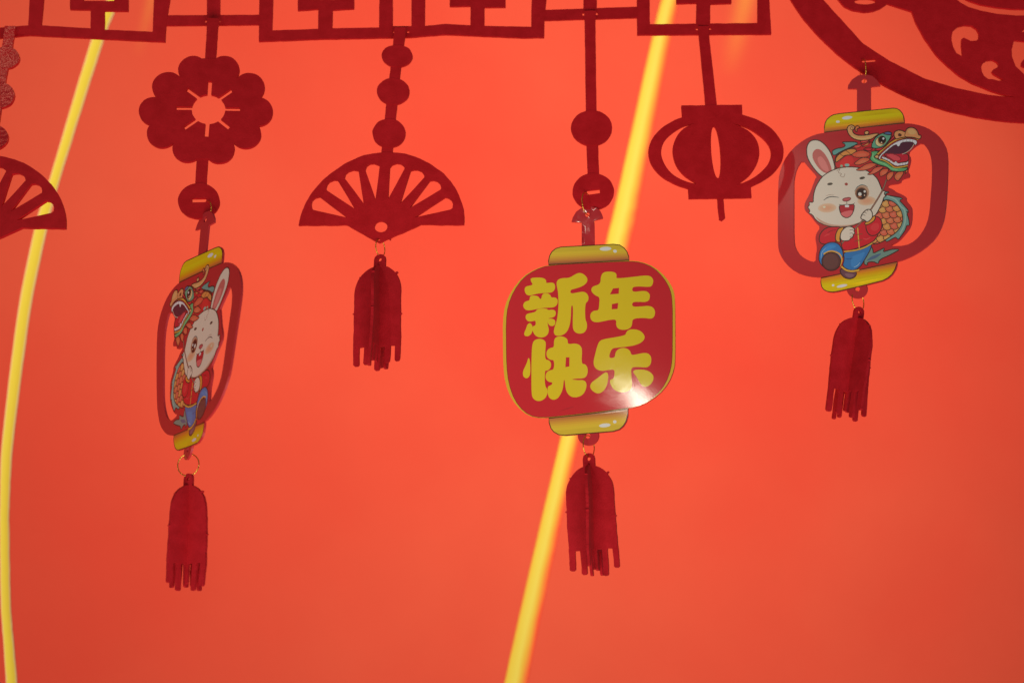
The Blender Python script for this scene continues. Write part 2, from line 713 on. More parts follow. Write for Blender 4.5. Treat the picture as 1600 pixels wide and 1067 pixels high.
block([(44, 56.4), (47, 0), (50, TOP), (271, TOP), (266, 0), (260, 40), (258.5, 67), (150, 61.5)],
      [(65, 41.2), (69, 0), (72, TOP + 20), (245, TOP + 20), (241, 0), (239, 51.2), (164, 47.8), (141, 45.9)],
      tee(110, 201, 131, 179, 142.5, 164, 16.3, 19, 3, 50))
def double_block():
    outer = [(404.7, 66.1), (405.5, 0), (407, TOP), (862, TOP), (854, 0), (851, 33), (850.4, 59.9), (820, 60.4), (760, 58),
             (696.6, 55.1), (636, 59.8), (505, 62.2)]
    op1 = [(425.7, 49.1), (427, 0), (428, TOP + 20), (593, TOP + 20), (593, 0), (592.4, 44.6), (520, 45.7), (497.6, 46.7)]
    gap = [(614, 42.3), (614, TOP + 20), (643, TOP + 20), (643, 42.3)]
    op2 = [(664, 42), (664.6, 0), (665, TOP + 20), (835, TOP + 20), (830.5, 0), (830, 43.5), (757.5, 42), (735.5, 41.2), (696.6, 38.8)]
    t1 = tee(465.6, 553.6, 486.6, 531, 497.6, 520, 17.8, 15, 1, 49)
    t2 = tee(702.7, 790.3, 724, 769, 735.5, 757.5, 11.4, 12.4, -2, 44)
    g = [rough(outer), rough(op1), rough(gap), rough(op2), rough(t1), rough(t2), ell(616.3, 51, 2.3, 2, 12), ell(637.8, 51, 2.3, 2, 12)]

    def rule(i):
        return ((i[0] & ~i[1] & ~i[2] & ~i[3]) | i[4] | i[5]) & ~i[6] & ~i[7]
    return plate_logic('lattice_block', LAT, g, rule, FELT_T, FELT, border)


double_block()
block([(995.4, 55.7), (995, 0), (993, TOP), (1207, TOP), (1201.6, 0), (1205, 54.6)],
      [(1015.3, 39.4), (1015, 0), (1014, TOP + 20), (1184, TOP + 20), (1183.3, 0), (1183.3, 37.5)],
      tee(1056.5, 1142.6, 1078, 1121, 1088, 1109.8, 7.2, 6.6, -5, 40), [(1088.8, 46.7), (1109.3, 46.2)])
RAIL_T = 0.0019
plate('rail', LAT, [rough([(-260, 50), (-260, 66), (0, 60.9), (46, 56.8), (46, 40.7), (0, 44.6)])], [], RAIL_T, FELT, border)
plate('rail', LAT, [rough([(258, 25.4), (258, 41.5), (408, 40), (408, 24.4)]), rough(R4(323.6, 344.4, TOP, 30))],
      [ell(321.8, 34.6, 1.8, 2, 12), ell(343, 34.6, 1.8, 2, 12)], RAIL_T, FELT, border)
plate('rail', LAT, [rough([(849, 17), (849, 33.3), (997, 28.9), (997, 11.8)]), rough(R4(911.6, 932.6, TOP, 20))],
      [ell(911.8, 23.6, 2.4, 2.4, 12), ell(932, 22.8, 2.4, 2.4, 12)], RAIL_T, FELT, border)
plate('rail', LAT, [rough(R4(-260, 1300, TOP - 14, TOP + 10))], [], RAIL_T + .0010, FELT, border, grid=0.02)

CX = 1620
opening = [(1285, 0), (1311, 29), (1348, 69.6), (1390, 97), (1442.5, 123.4), (1495, 139.5), (1546.9, 150), (1586, 153.6), (1565.6, 149),
           (1546.9, 143.4), (1518.7, 132), (1500, 121), (1480, 105), (1462.5, 87.5), (1443.8, 61.3), (1428.8, 33.8), (1423.8, 19.4),
           (1400, 11.9), (1386, 7.3), (1375, 15), (1364, 19), (1351, 20.5), (1332, 18), (1319, 11.8), (1308.6, 0), (1300, -25), (1268, -30)]
comma1 = T([(690, 470), (705, 400), (770, 345), (850, 328), (940, 335), (1000, 375), (1030, 430), (1030, 490), (1000, 520), (930, 525), (880, 500),
            (840, 482), (815, 500), (812, 580), (825, 700), (815, 712), (750, 675), (710, 600), (690, 520)], 1400, 0, 8)
comma2 = T([(1060, 850), (1080, 800), (1130, 768), (1200, 762), (1250, 785), (1280, 820), (1260, 855), (1210, 880), (1190, 905), (1215, 940),
            (1340, 1010), (1280, 1022), (1200, 1000), (1150, 1000), (1095, 960), (1070, 910)], 1400, 0, 8)
eye = T([(1470, 515), (1600, 530), (1660, 560), (1660, 730), (1600, 745), (1565, 785), (1560, 830), (1590, 850), (1650, 850), (1650, 970),
         (1600, 945), (1545, 890), (1490, 840), (1445, 720), (1440, 640)], 1400, 0, 8)
arc = T([(640, -120), (745, 0), (800, 45), (900, 100), (1050, 145), (1250, 185), (1500, 207), (1690, 207), (1690, 128), (1450, 125), (1250, 105),
         (1050, 70), (930, 30), (860, 0), (760, -120)], 1400, 0, 8)
spike = T([(1555, 408), (1620, 362), (1640, 420)], 1400, 0, 8)
slot = [(1346, 95.2), (1367.6, 93.6), (1368.2, 97.6), (1346.5, 99.2)]
half = [rough(opening, 4, .16), comma1, comma2, eye, arc, spike, ell(1351, 4, 17, 4.6, 24)]
mirror = [[(2 * CX - x, y) for x, y in p][::-1] for p in half]
MED = Surf(0, 0, 0, 0, *on_ray(1400, 60, 1.049))
plate('medallion', MED, [rough(ell(CX, -150, 429, 343, 200), 4, .2)], half + mirror + [slot], FELT_T, FELT, border, grid=0.02)

# ------------------------------------------------------------------ hanging felt strands
STR_T = 0.0018


def strand(name, label, surf, at, cat='decoration'):
    e = empty(name, at)
    tag(e, label, cat, 'felt strands hanging from the border')
    return e


# strand with the flower
S = hang(325, 170, 1.032, yaw=math.radians(3), tilt=0.13)
e = strand('flower_strand', 'red felt strand with a round ten-petalled flower and one slotted disc', S, on_ray(333, 36, 1.042))
plate('strap', S, [rough([(323.9, 30), (344, 30), (341.3, 42), (337.4, 100), (320, 100), (322.6, 60)])], [], STR_T, FELT, e)
petals = [(302, 111, 23.5), (351, 111, 23.5), (263, 137.5, 25), (389.5, 138.5, 24.5), (241, 175, 23.8), (402.3, 176, 24.5), (253.5, 210, 23.8),
          (384, 210.5, 24.3), (293, 233, 23.3), (343, 234, 24)]
holes = [ell(326, 172.3, 26.3, 23.2, 40)]


def bar(p, q, w):
    return band([p, q], w)


holes += [bar((328.6, 128.6), (327, 152), 6.3), bar((322.8, 215), (324.8, 192), 6.4), bar((275.8, 170.6), (303, 170.8), 5.2),
          bar((375.4, 172.4), (349, 172), 5.2), bar((292.6, 141), (312, 155), 5.6), bar((362.4, 143), (342, 157), 5.6),
          bar((288.8, 201.8), (309, 188), 5.6), bar((358.5, 201.6), (340, 187), 5.6)]
plate('flower', S, [rough(ell(x, y, r, r * .93, 40), 3, .15) for x, y, r in petals] + [ell(323, 173, 80, 62), R4(316, 337, 93, 130), R4(306, 326, 225, 250)], holes, FELT_T, FELT, e)
plate('strap', S, [rough([(308, 245), (325.6, 245), (322.8, 296), (304.6, 296)])], [], STR_T, FELT, e)
plate('disc', S, [rough(ell(311, 315, 32.6, 27.6, 60), 3, .2)], [[(300.6, 311.2), (322.4, 310.8), (322.6, 317), (300.6, 317.6)]], FELT_T, FELT, e)


def fan_pieces(S, e, dx, dy, mat):
    def t(p):
        return [(x + dx, y + dy) for x, y in p]
    outline = [(467.4, 353), (468, 346), (470, 338), (473, 329), (478, 318), (485, 306), (494, 294), (504, 283), (516, 273), (528, 264), (540, 256.5), (554, 249.5),
               (568, 244), (582, 240.8), (596, 239.4), (608, 239), (620, 239.6), (633, 241.5), (646, 245), (658, 249.5), (670, 255.5), (682, 263.5), (694, 273),
               (704, 284), (712, 296), (718, 307), (722, 318), (724.7, 328), (726, 338), (726, 346), (725.6, 352.4), (658, 351.6), (611, 372.6), (610, 376), (607, 374),
               (593, 380.6), (568, 367), (543, 352.4)]
    H = [[(235, 500), (240, 475), (262, 453), (300, 443), (405, 523), (515, 605), (380, 574), (250, 545), (238, 525)],
         [(350, 375), (358, 348), (375, 327), (412, 312), (440, 315), (510, 430), (570, 533), (450, 455), (355, 392)],
         [(495, 290), (503, 265), (525, 246), (562, 234), (603, 240), (620, 350), (642, 493), (570, 395), (497, 300)],
         [(657, 225), (668, 202), (690, 187), (722, 183), (768, 200), (753, 330), (735, 460), (697, 350), (658, 240)],
         [(848, 215), (865, 194), (900, 182), (930, 185), (950, 198), (965, 218), (900, 340), (835, 458), (841, 340)],
         [(1010, 240), (1035, 233), (1065, 233), (1095, 245), (1113, 270), (1117, 290), (1025, 392), (930, 493), (968, 370)],
         [(1160, 318), (1190, 314), (1220, 324), (1240, 345), (1247, 370), (1245, 385), (1125, 458), (1002, 530), (1080, 425)],
         [(1280, 447), (1305, 452), (1328, 470), (1340, 500), (1336, 530), (1320, 542), (1185, 572), (1045, 602), (1160, 525)]]
    hs = [t(T(h, 440, 220, 5)) for h in H]
    hs += [ell(595.6 + dx, 355.2 + dy, 10, 8.6, 30), ell(592.5 + dx, 375.5 + dy, 1.8, 1.6, 10)]
    return plate('fan', S, [rough(t(outline), 3, .2)], hs, FELT_T, mat, e)


# strand with the fan, beside the flower
S = hang(610, 200, 1.044, yaw=math.radians(-4))
e = strand('fan_strand', 'red felt strand of three discs ending in a whole open folding fan', S, on_ray(626, 50, 1.05))
plate('strap', S, [rough([(616.8, 44), (634.4, 44), (633, 60), (627, 105), (622, 150), (614, 236), (614, 243), (596.4, 243), (596.4, 236), (604, 160), (610.8, 105), (615.4, 60)])],
      [], STR_T, FELT, e)
for (x, y, rx, ry) in ((620.8, 88.5, 24, 17.2), (614.5, 143.9, 25.5, 20.6), (608, 209.2, 26, 22.5)):
    plate('disc', S, [rough(ell(x, y, rx, ry, 50), 3, .2)], [], FELT_T, FELT, e)
fan_pieces(S, e, 0, 0, FELT)

# strand with the fan at the left edge, its top bent towards the viewer so that it shines
S = hang(0, 200, 1.040, yaw=math.radians(-6), tilt=0.20,
         bend=lambda u, v: np.where(v > -0.01, (v + 0.01) ** 2 * 1.95, 0.0))
e = strand('fan_strand', 'red felt strand with a shiny top and a fan cut off by the left edge', S, on_ray(16, 48, 1.04))
plate('strap', S, [rough([(8, 42), (25, 42), (24, 50), (19.7, 76), (9, 130), (0, 190), (-14, 242), (-14, 250), (-32, 250), (-31, 242), (-17, 190), (-8, 130), (3.6, 76), (7.4, 50)])],
      [], STR_T, FELT_SHINY, e, grid=0.004)
for (x, y, rx, ry) in ((9.5, 91.5, 21.5, 17), (0, 150, 23.2, 20), (-12, 215.5, 25.5, 20)):
    plate('disc', S, [rough(ell(x, y, rx, ry, 50), 3, .2)], [], FELT_T, FELT_SHINY, e, grid=0.004)
fan_pieces(S, e, -622.5, 5.5, FELT)

# strand with two discs, above the lettered card
S = hang(924, 200, 1.045, yaw=math.radians(-2))
e = strand('disc_strand', 'long red felt strand of two discs above the lettered card', S, on_ray(922, 26, 1.048))
plate('strap', S, [rough([(912.6, 18), (931.6, 18), (930.4, 40), (932.2, 176), (934.7, 228), (936.4, 276), (918, 276), (916.3, 228), (915.4, 176), (913.4, 40)])],
      [], STR_T, FELT, e)
plate('disc', S, [rough(ell(924.4, 201, 32.2, 27.6, 60), 3, .2)], [], FELT_T, FELT, e)
plate('disc', S, [rough(ell(927, 300, 32.2, 28.6, 60), 3, .2)], [[(917, 298.8), (937, 296.4), (937.4, 302.8), (917.2, 305.6)]], FELT_T, FELT, e)

# strand with the lantern
S = hang(1118, 238, 1.045, yaw=math.radians(4))
e = strand('lantern_strand', 'red felt strand with a round openwork lantern and short stem below', S, on_ray(1099, 48, 1.052))
plate('strap', S, [rough([(1090.6, 42), (1107.4, 42), (1108, 60), (1120.6, 172), (1102.8, 172), (1092, 60)])], [], STR_T, FELT, e)
left_c = smooth_line(T([(385, 517), (330, 535), (270, 580), (248, 632), (258, 680), (290, 725), (340, 755), (393, 768), (345, 735), (310, 690), (296, 632),
                        (308, 580), (340, 540), (385, 517)], 940, 0, 2.669), 4)[:-1]
right_c = smooth_line([(1144, 193.7), (1166, 200), (1187, 213), (1201, 228), (1204.6, 243), (1199, 258), (1186, 272), (1171, 282), (1155.4, 287.8), (1171, 275),
                       (1182, 258), (1186, 240), (1182, 221), (1168, 205), (1144, 193.7)], 4)[:-1]
plate('lantern', S, [rough(ell(1118.5, 238.5, 105.5, 63, 90), 3, .2), rough([(1064.3, 166), (1159, 165), (1159.6, 186), (1066, 187)]),
                     rough([(1075, 291), (1172.6, 290), (1173.8, 310), (1076, 311.4)])],
      [left_c, right_c, ell(1118.2, 239, 7.2, 40.5, 40, -0.075)], FELT_T, FELT, e)
plate('stem', S, [rough([(1120, 306), (1129.8, 306), (1131, 325), (1133, 341.7), (1128, 346), (1123.6, 344), (1121.5, 325)])], [], STR_T, FELT, e)

# ------------------------------------------------------------------ printed cards
CARD = {'L': (-0.9208, 0.0811, 0.039, -0.0151, -0.2334, 1.0142, 0.2653),
        'C': (-0.3042, 0.1149, 0.0469, -0.0152, 0.058, 1.0409, 0.2827),
        'R': (-0.5696, 0.135, 0.1219, -0.122, 0.2694, 1.0314, 0.3911)}
def hook_bend(u, v):
    """the thin hanging tab is bent round and creased where it leaves the card"""
    k = np.clip((v - 0.0775) / 0.007, 0, 1)
    return k * (0.22 * u + 0.00018 * np.sin(u * 1500 + v * 500))


SL, SC, SR = Surf(*CARD['L']), Surf(*CARD['C'], bend=hook_bend), Surf(*CARD['R'])
CARD_T = 0.0016
E_CARD = 0.46     # how bright a white card face shows in the photograph


def ink(c, e, sat=1.0):
    a = lin(c) / e
    g = float(a @ np.array([0.3, 0.59, 0.11]))
    return np.clip(g + (a - g) * sat, 0.004, 0.92)


def print_parts(surf, layers, parent, w0, flip=False, grid=0.01, bright=E_CARD, mat=None):
    """flatten overlapping printed shapes into one sheet per part; the last shape on top wins"""
    polys = [l[0] * (np.array([-1, 1]) if flip else 1) for l in layers]
    clips = [None if l[3] is None else l[3] * (np.array([-1, 1]) if flip else 1) for l in layers]
    V, F = cdt(polys, grid)
    d1, d2 = V[F[:, 1]] - V[F[:, 0]], V[F[:, 2]] - V[F[:, 0]]
    ar = d1[:, 0] * d2[:, 1] - d1[:, 1] * d2[:, 0]
    F[ar < 0] = F[ar < 0][:, ::-1]
    F = F[np.abs(ar) > 1e-13]
    c = V[F].mean(1)
    top = -np.ones(len(F), int)
    cache = {}
    for i, p in enumerate(polys):
        lo, hi = p.min(0), p.max(0)
        cand = np.where((c[:, 0] >= lo[0]) & (c[:, 0] <= hi[0]) & (c[:, 1] >= lo[1]) & (c[:, 1] <= hi[1]))[0]
        if not len(cand):
            continue
        ok = inside(c[cand], p)
        if clips[i] is not None:
            ok &= inside(c[cand], clips[i])
        top[cand[ok]] = i
    W = surf.base(V[:, 0], V[:, 1], w0)
    names = []
    for l in layers:
        if l[2] not in names:
            names.append(l[2])
    made = {}
    for nm in names:
        idx = [i for i, l in enumerate(layers) if l[2] == nm]
        sel = np.isin(top, idx)
        if not sel.any():
            continue
        f, tp = F[sel], top[sel]
        used = np.unique(f)
        rm = -np.ones(len(V), int)
        rm[used] = np.arange(len(used))
        o = mesh_obj(nm.split(':')[0], W[used], rm[f], mat or PRINT, parent, smooth=[True] * len(f))
        ca = o.data.color_attributes.new('Col', 'FLOAT_COLOR', 'CORNER')
        cols = np.ones((len(f) * 3, 4), np.float32)
        for k, i in enumerate(tp):
            cols[3 * k:3 * k + 3, :3] = ink(layers[i][1], bright, 1.12 if mat else 1.0)
        ca.data.foreach_set('color', cols.ravel())
        made[nm] = o
    return made


class Art:
    """collects printed shapes, given in photo pixels, on a card"""

    def __init__(self, surf):
        self.s, self.layers = surf, []

    def fill(self, pts, col, part, it=2, line=None, lw=1.45, clip=None):
        p = chaikin(pts, it) if it else np.asarray(pts, float)
        if line is not None:
            self.layers.append((self.s.poly(offset(p, lw / 2)), line, part, clip))
            p = offset(p, -lw / 2)
        self.layers.append((self.s.poly(p), col, part, clip))

    def stroke(self, pts, w, col, part, n=4, taper=False):
        p = smooth_line(pts, n) if len(pts) > 2 else np.asarray(pts, float)
        ww = np.full(len(p), float(w))
        if taper:
            ww *= 0.35 + 0.65 * np.sin(np.linspace(0.12, math.pi - 0.12, len(p)))
        self.layers.append((self.s.poly(band(p, ww)), col, part, None))


def cap_layers(art, outline, upper, part, shines, line=(56, 36, 20)):
    """a yellow cap with bands of shade printed across it; outline starts at the left base corner"""
    o = np.asarray(outline, float)
    art.layers.append((art.s.poly(o), line, part, None))
    ins = offset(o, -1.3)
    uv = art.s.poly(ins)
    clip = uv
    cols = [(180, 154, 44), (188, 160, 46), (188, 154, 46), (184, 142, 46), (178, 128, 48), (172, 114, 50), (162, 100, 50), (142, 86, 50)]
    if not upper:
        cols = cols[::-1]
    lo, hi = uv[:, 1].min(), uv[:, 1].max()
    art.layers.append((uv, cols[0], part, None))
    edges = [0.0, .30, .44, .56, .66, .76, .84, .92, 1.0] if upper else [0.0, .10, .18, .26, .36, .46, .58, .72, 1.0]
    x0, x1 = uv[:, 0].min() - .002, uv[:, 0].max() + .002
    for k in range(8):
        a = hi - (hi - lo) * edges[k] + (1e-5 if k else .001)
        b = hi - (hi - lo) * edges[k + 1] - (.001 if k == 7 else 0)
        art.layers.append((np.array([(x0, b), (x1, b), (x1, a), (x0, a)]), cols[k], part, clip))
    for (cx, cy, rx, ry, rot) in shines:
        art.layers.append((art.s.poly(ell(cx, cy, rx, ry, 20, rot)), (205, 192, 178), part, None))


# ---- rabbit card: everything traced once on the right card's face, printed mirrored on the left card
def c7(p): return T(p, 1200, 90, 5.3333)
def c8(p): return T(p, 1200, 270, 5.3333)
def cA(p): return T(p, 1250, 190, 6.957)
def cB(p): return T(p, 1250, 310, 6.957)
def cD(p): return T(p, 1320, 180, 8.892)
def cat(*a): return np.concatenate(a)


ring_outer = chaikin(cat(c7([(470, 632), (390, 648), (300, 690), (200, 770), (130, 870), (95, 980), (88, 1067)]),
                         c8([(85, 300), (85, 600), (100, 680), (150, 760), (230, 830), (330, 865), (450, 876), (760, 810), (1085, 745), (1200, 700), (1300, 640), (1400, 550),
                             (1460, 430), (1480, 330), (1492, 200)]),
                         c7([(1501, 1000), (1503, 820), (1480, 730), (1420, 650), (1330, 590), (1230, 560), (1138, 552), (800, 590)])), 1)
open_left = chaikin(cat(c7([(288, 857), (240, 930), (220, 1020), (218, 1067)]),
                        c8([(218, 300), (218, 560), (230, 630), (270, 690), (340, 735), (400, 750), (402, 690), (412, 640), (405, 590), (398, 555), (405, 510), (440, 460),
                            (400, 420), (375, 385), (345, 350), (310, 320), (305, 270), (325, 225), (350, 180), (380, 100), (402, 40)]),
                        c7([(410, 1010), (400, 985), (340, 920)])), 1)
open_right = chaikin(cat(c7([(1285, 712), (1330, 760), (1360, 830), (1370, 920), (1366, 1067)]),
                         c8([(1362, 150), (1350, 330), (1330, 420), (1290, 500), (1230, 570), (1150, 612), (1010, 615), (1090, 575), (1140, 520), (1180, 470), (1200, 420),
                             (1205, 320), (1195, 280), (1150, 230), (1160, 210), (1120, 185), (1070, 165), (1050, 145), (1000, 125), (1003, 105), (1108, 92), (1115, 60), (1178, 42)]),
                         c7([(1180, 1000), (1185, 975), (1165, 950), (1185, 900), (1195, 840), (1170, 800), (1220, 750)])), 1)
cap_top = c7([(470, 632), (468, 590), (475, 550), (490, 520), (515, 497), (545, 480), (590, 471), (820, 447), (1040, 425), (1075, 428), (1102, 443), (1125, 470), (1135, 495), (1139, 525), (1139, 555), (800, 592)])
cap_bot = c8([(445, 878), (442, 920), (450, 955), (468, 980), (500, 995), (540, 1000), (585, 994), (780, 950), (960, 905), (1005, 882), (1040, 850), (1064, 812), (1077, 775), (1080, 743), (760, 810)])
hook = c7([(665, 265), (670, 235), (700, 190), (750, 155), (810, 145), (870, 160), (915, 200), (938, 240), (858, 250), (858, 470), (742, 480), (742, 265)])
hook_hole = ell(1350.3, 127.6, 4.6, 3.7, 20)
loop = ell(1339.5, 451.5, 15.8, 15.2, 36)
loop_hole = ell(1340, 452.2, 4.3, 4.0, 18)

art = Art(SR)
LN = (46, 32, 26)
W_ = (180, 167, 152)
GR = (88, 126, 112)
OR = (196, 124, 76)
RD = (158, 40, 46)
RB, DR = 'rabbit_picture', 'dragon_picture'
# tail fin, spine, scaled body
art.fill(cB([(690, 710), (740, 738), (735, 700), (800, 690), (858, 718), (862, 685), (900, 655), (960, 632), (1030, 595), (1095, 560), (1020, 555), (960, 572), (905, 590),
             (932, 538), (860, 575), (800, 605), (800, 570), (785, 530), (740, 560)]), (92, 116, 106), DR, 1, LN)
art.fill(cB([(720, 690), (770, 640), (850, 610), (900, 600), (840, 650), (790, 670)]), (66, 84, 104), DR)
art.fill(cat(cA([(860, 800), (905, 765), (985, 772), (940, 790), (930, 808), (1000, 815), (1132, 840), (1082, 862), (1120, 900), (1195, 985), (1150, 985)]),
             cB([(1192, 155), (1165, 165), (1190, 240), (1195, 305), (1165, 295), (1150, 350), (1115, 400), (1075, 455), (1060, 440), (1040, 425), (950, 480), (930, 460),
                 (1000, 300), (950, 60)])), (96, 128, 120), DR, 1, LN)
art.stroke(cat(cA([(950, 815), (1040, 850), (1100, 930)]), cB([(1140, 130), (1150, 230), (1130, 320), (1090, 390)])), 2.2, (122, 150, 136), DR)
body = cB([(850, 90), (900, 30), (960, 18), (1030, 48), (1090, 108), (1125, 200), (1115, 290), (1060, 370), (990, 420), (900, 480), (800, 510), (770, 470), (760, 380), (800, 200)])
art.fill(body, (198, 122, 74), DR, 2, LN)
bclip = SR.poly(chaikin(offset(body, -0.6), 2))
k = 0
for ry_ in range(9):
    for rx_ in range(7):
        x = 770 + rx_ * 78 + (39 if ry_ % 2 else 0) - ry_ * 4
        y = 505 - ry_ * 62 + rx_ * -8
        k += 1
        col = [(198, 122, 76), (192, 98, 72), (200, 128, 80), (186, 88, 70)][(rx_ * 3 + ry_ * 2 + (rx_ * ry_) % 3) % 4]
        art.fill(cB(ell(x, y, 54, 54, 18)), LN, DR, 0, None, clip=bclip)
        art.fill(cB(ell(x, y, 46, 46, 18)), col, DR, 0, None, clip=bclip)
        art.fill(cB(ell(x - 6, y + 8, 20, 16, 12)), tuple(min(255, c + 12) for c in col), DR, 0, None, clip=bclip)
# ear
art.fill(cA([(75, 320), (80, 270), (110, 220), (170, 203), (230, 220), (290, 275), (340, 350), (370, 440), (388, 530), (340, 575), (280, 605), (245, 608), (190, 560), (120, 470), (80, 390)]), W_, RB, 2, LN)
art.fill(cA([(135, 370), (150, 325), (190, 300), (240, 320), (290, 380), (330, 460), (357, 550), (290, 575), (230, 540), (180, 480), (145, 420)]), (150, 86, 80), RB, 2)
art.fill(cA([(185, 410), (225, 378), (270, 420), (310, 500), (320, 555), (270, 545), (220, 490)]), (172, 106, 100), RB, 2)
# dragon hood behind the face
art.fill(cA([(345, 330), (400, 300), (480, 290), (500, 258), (450, 232), (520, 228), (600, 228), (640, 245), (560, 285), (450, 330), (370, 385)]), (84, 124, 116), DR, 1, LN)
art.fill(cA([(380, 430), (395, 380), (450, 330), (560, 295), (640, 260), (780, 210), (870, 330), (870, 440), (780, 580), (600, 540), (480, 520), (390, 515)]), (152, 46, 46), DR, 1, LN)
art.fill(cA([(388, 440), (393, 392), (470, 330), (560, 295), (635, 320), (560, 372), (500, 372), (450, 412), (400, 452)]), (190, 118, 72), DR, 2, LN)
art.stroke(cA([(440, 360), (470, 380), (500, 372)]), 0.8, LN, DR)
art.stroke(cA([(500, 322), (540, 350), (560, 372)]), 0.8, LN, DR)
art.fill(cA([(440, 450), (500, 385), (560, 380), (595, 440), (560, 480), (430, 495)]), (166, 52, 50), DR, 2)
art.fill(cA(ell(455, 490, 15, 13)), (120, 142, 116), DR, 0)
art.fill(cA(ell(515, 480, 26, 15)), (110, 150, 140), DR, 0)
# head
art.fill(cat(cA([(240, 610), (300, 565), (370, 530), (440, 508), (540, 498), (640, 505), (720, 535), (800, 580), (850, 635), (880, 710), (900, 760), (935, 760), (918, 790), (938, 815), (912, 835)]),
             cB([(905, 35), (880, 90), (840, 170), (790, 225), (700, 265), (600, 305), (480, 320), (330, 310), (230, 280), (170, 235), (140, 182), (98, 168), (115, 140), (86, 102), (110, 78), (100, 45), (150, 52)]),
             cA([(148, 840), (158, 770), (182, 700)])), W_, RB, 1, LN)
art.fill(cB([(160, 190), (240, 250), (340, 290), (480, 300), (600, 285), (720, 235), (640, 290), (480, 318), (330, 308), (230, 278)]), (156, 130, 112), RB, 2)
for (cx, cy) in ((300, 945), (728, 868)):
    for (q, c) in ((1.0, (176, 150, 126)), (.82, (182, 144, 118)), (.62, (188, 138, 112)), (.4, (190, 132, 106))):
        art.fill(cA(ell(cx, cy, 100 * q, 50 * q, 24, -0.06)), c, RB, 0)
art.fill(cA(ell(268, 935, 16, 11)), (206, 178, 150), RB, 0)
art.stroke(cA([(262, 862), (300, 835), (355, 822), (428, 832)]), 1.5, (62, 62, 60), RB, taper=True)
art.stroke(cA([(285, 818), (325, 803), (375, 803)]), 0.7, (120, 100, 86), RB, taper=True)
art.fill(cA(ell(330, 685, 30, 14, 20, -0.15)), (62, 56, 46), RB, 0)
art.fill(cA(ell(680, 620, 31, 14, 20, -0.2)), (62, 56, 46), RB, 0)
art.fill(cA(ell(507, 687, 18, 16)), (126, 62, 54), RB, 0)
art.fill(cA(ell(678, 775, 78, 82, 28)), (148, 122, 100), RB, 0)
art.fill(cA(ell(672, 788, 66, 68, 28)), (104, 72, 54), RB, 0)
art.fill(cA(ell(674, 790, 54, 58, 28)), (44, 28, 22), RB, 0)
art.fill(cA(ell(655, 822, 22, 10)), (120, 72, 44), RB, 0)
art.fill(cA(ell(655, 795, 19, 19)), (196, 182, 166), RB, 0)
art.fill(cA(ell(708, 766, 12, 13)), (196, 182, 166), RB, 0)
art.fill(cA(ell(706, 808, 8, 8)), (170, 150, 130), RB, 0)
art.stroke(cA([(598, 765), (630, 715), (685, 694), (740, 715)]), 1.2, (66, 84, 84), RB, taper=True)
art.fill(cA([(463, 852), (500, 835), (550, 830), (558, 848), (525, 872), (480, 872)]), (150, 74, 76), RB, 2, (100, 52, 50))
art.stroke(cA([(512, 872), (514, 905)]), 0.7, LN, RB)
art.stroke(cA([(428, 905), (460, 918), (512, 905), (560, 915), (600, 890)]), 0.8, LN, RB)
art.fill(cA([(430, 915), (480, 915), (512, 908), (545, 910), (597, 903), (592, 965), (562, 1030), (512, 1057), (460, 1032), (435, 975)]), (138, 38, 44), RB, 1, LN)
art.fill(cA([(442, 1000), (520, 975), (588, 968), (560, 1028), (512, 1052), (465, 1030)]), (168, 88, 88), RB, 2)
art.fill(cA([(490, 915), (513, 908), (540, 915), (533, 942), (515, 935), (498, 942)]), (200, 188, 172), RB, 1)
art.stroke(cA([(402, 545), (440, 520), (420, 560), (455, 575), (440, 595), (478, 610), (492, 572)]), 0.7, (110, 90, 76), RB)
# mane leaves over the forehead
for pts, col in (([(210, 372), (300, 348), (372, 345), (310, 382), (240, 402)], (164, 64, 60)),
                 ([(120, 440), (190, 415), (252, 420), (205, 462), (150, 472)], (174, 72, 62)),
                 ([(250, 480), (330, 450), (400, 470), (360, 512), (300, 500)], (140, 40, 46)),
                 ([(230, 452), (300, 402), (372, 378), (305, 432)], (182, 100, 66)),
                 ([(90, 562), (150, 520), (240, 493), (330, 518), (362, 550), (330, 588), (240, 598), (150, 597)], (182, 80, 62)),
                 ([(130, 682), (180, 640), (240, 597), (330, 600), (358, 630), (300, 668), (230, 693), (170, 703)], (184, 88, 66)),
                 ([(148, 772), (220, 740), (290, 690), (380, 668), (452, 690), (400, 732), (320, 768), (230, 783)], (186, 86, 66)),
                 ([(308, 832), (370, 800), (400, 750), (470, 722), (552, 720), (500, 772), (430, 818), (360, 838)], (184, 84, 68)),
                 ([(490, 862), (488, 790), (540, 752), (618, 753), (597, 812), (540, 852)], (182, 84, 64)),
                 ([(580, 880), (590, 830), (640, 793), (692, 795), (672, 862), (605, 928)], (180, 88, 64)),
                 ([(688, 862), (720, 810), (780, 783), (832, 800), (790, 872), (740, 932), (700, 892)], (184, 92, 66)),
                 ([(838, 832), (850, 780), (884, 735), (872, 792)], (180, 84, 62))):
    art.fill(cD(pts), col, DR, 1, LN, 1.1)
    q = np.asarray(pts, float)
    m_ = q.mean(0)
    art.fill(cD(m_ + (q - m_) * np.array([.55, .45]) + np.array([4, 6])), tuple(min(255, int(c * 1.10) + 6) for c in col), DR, 2)
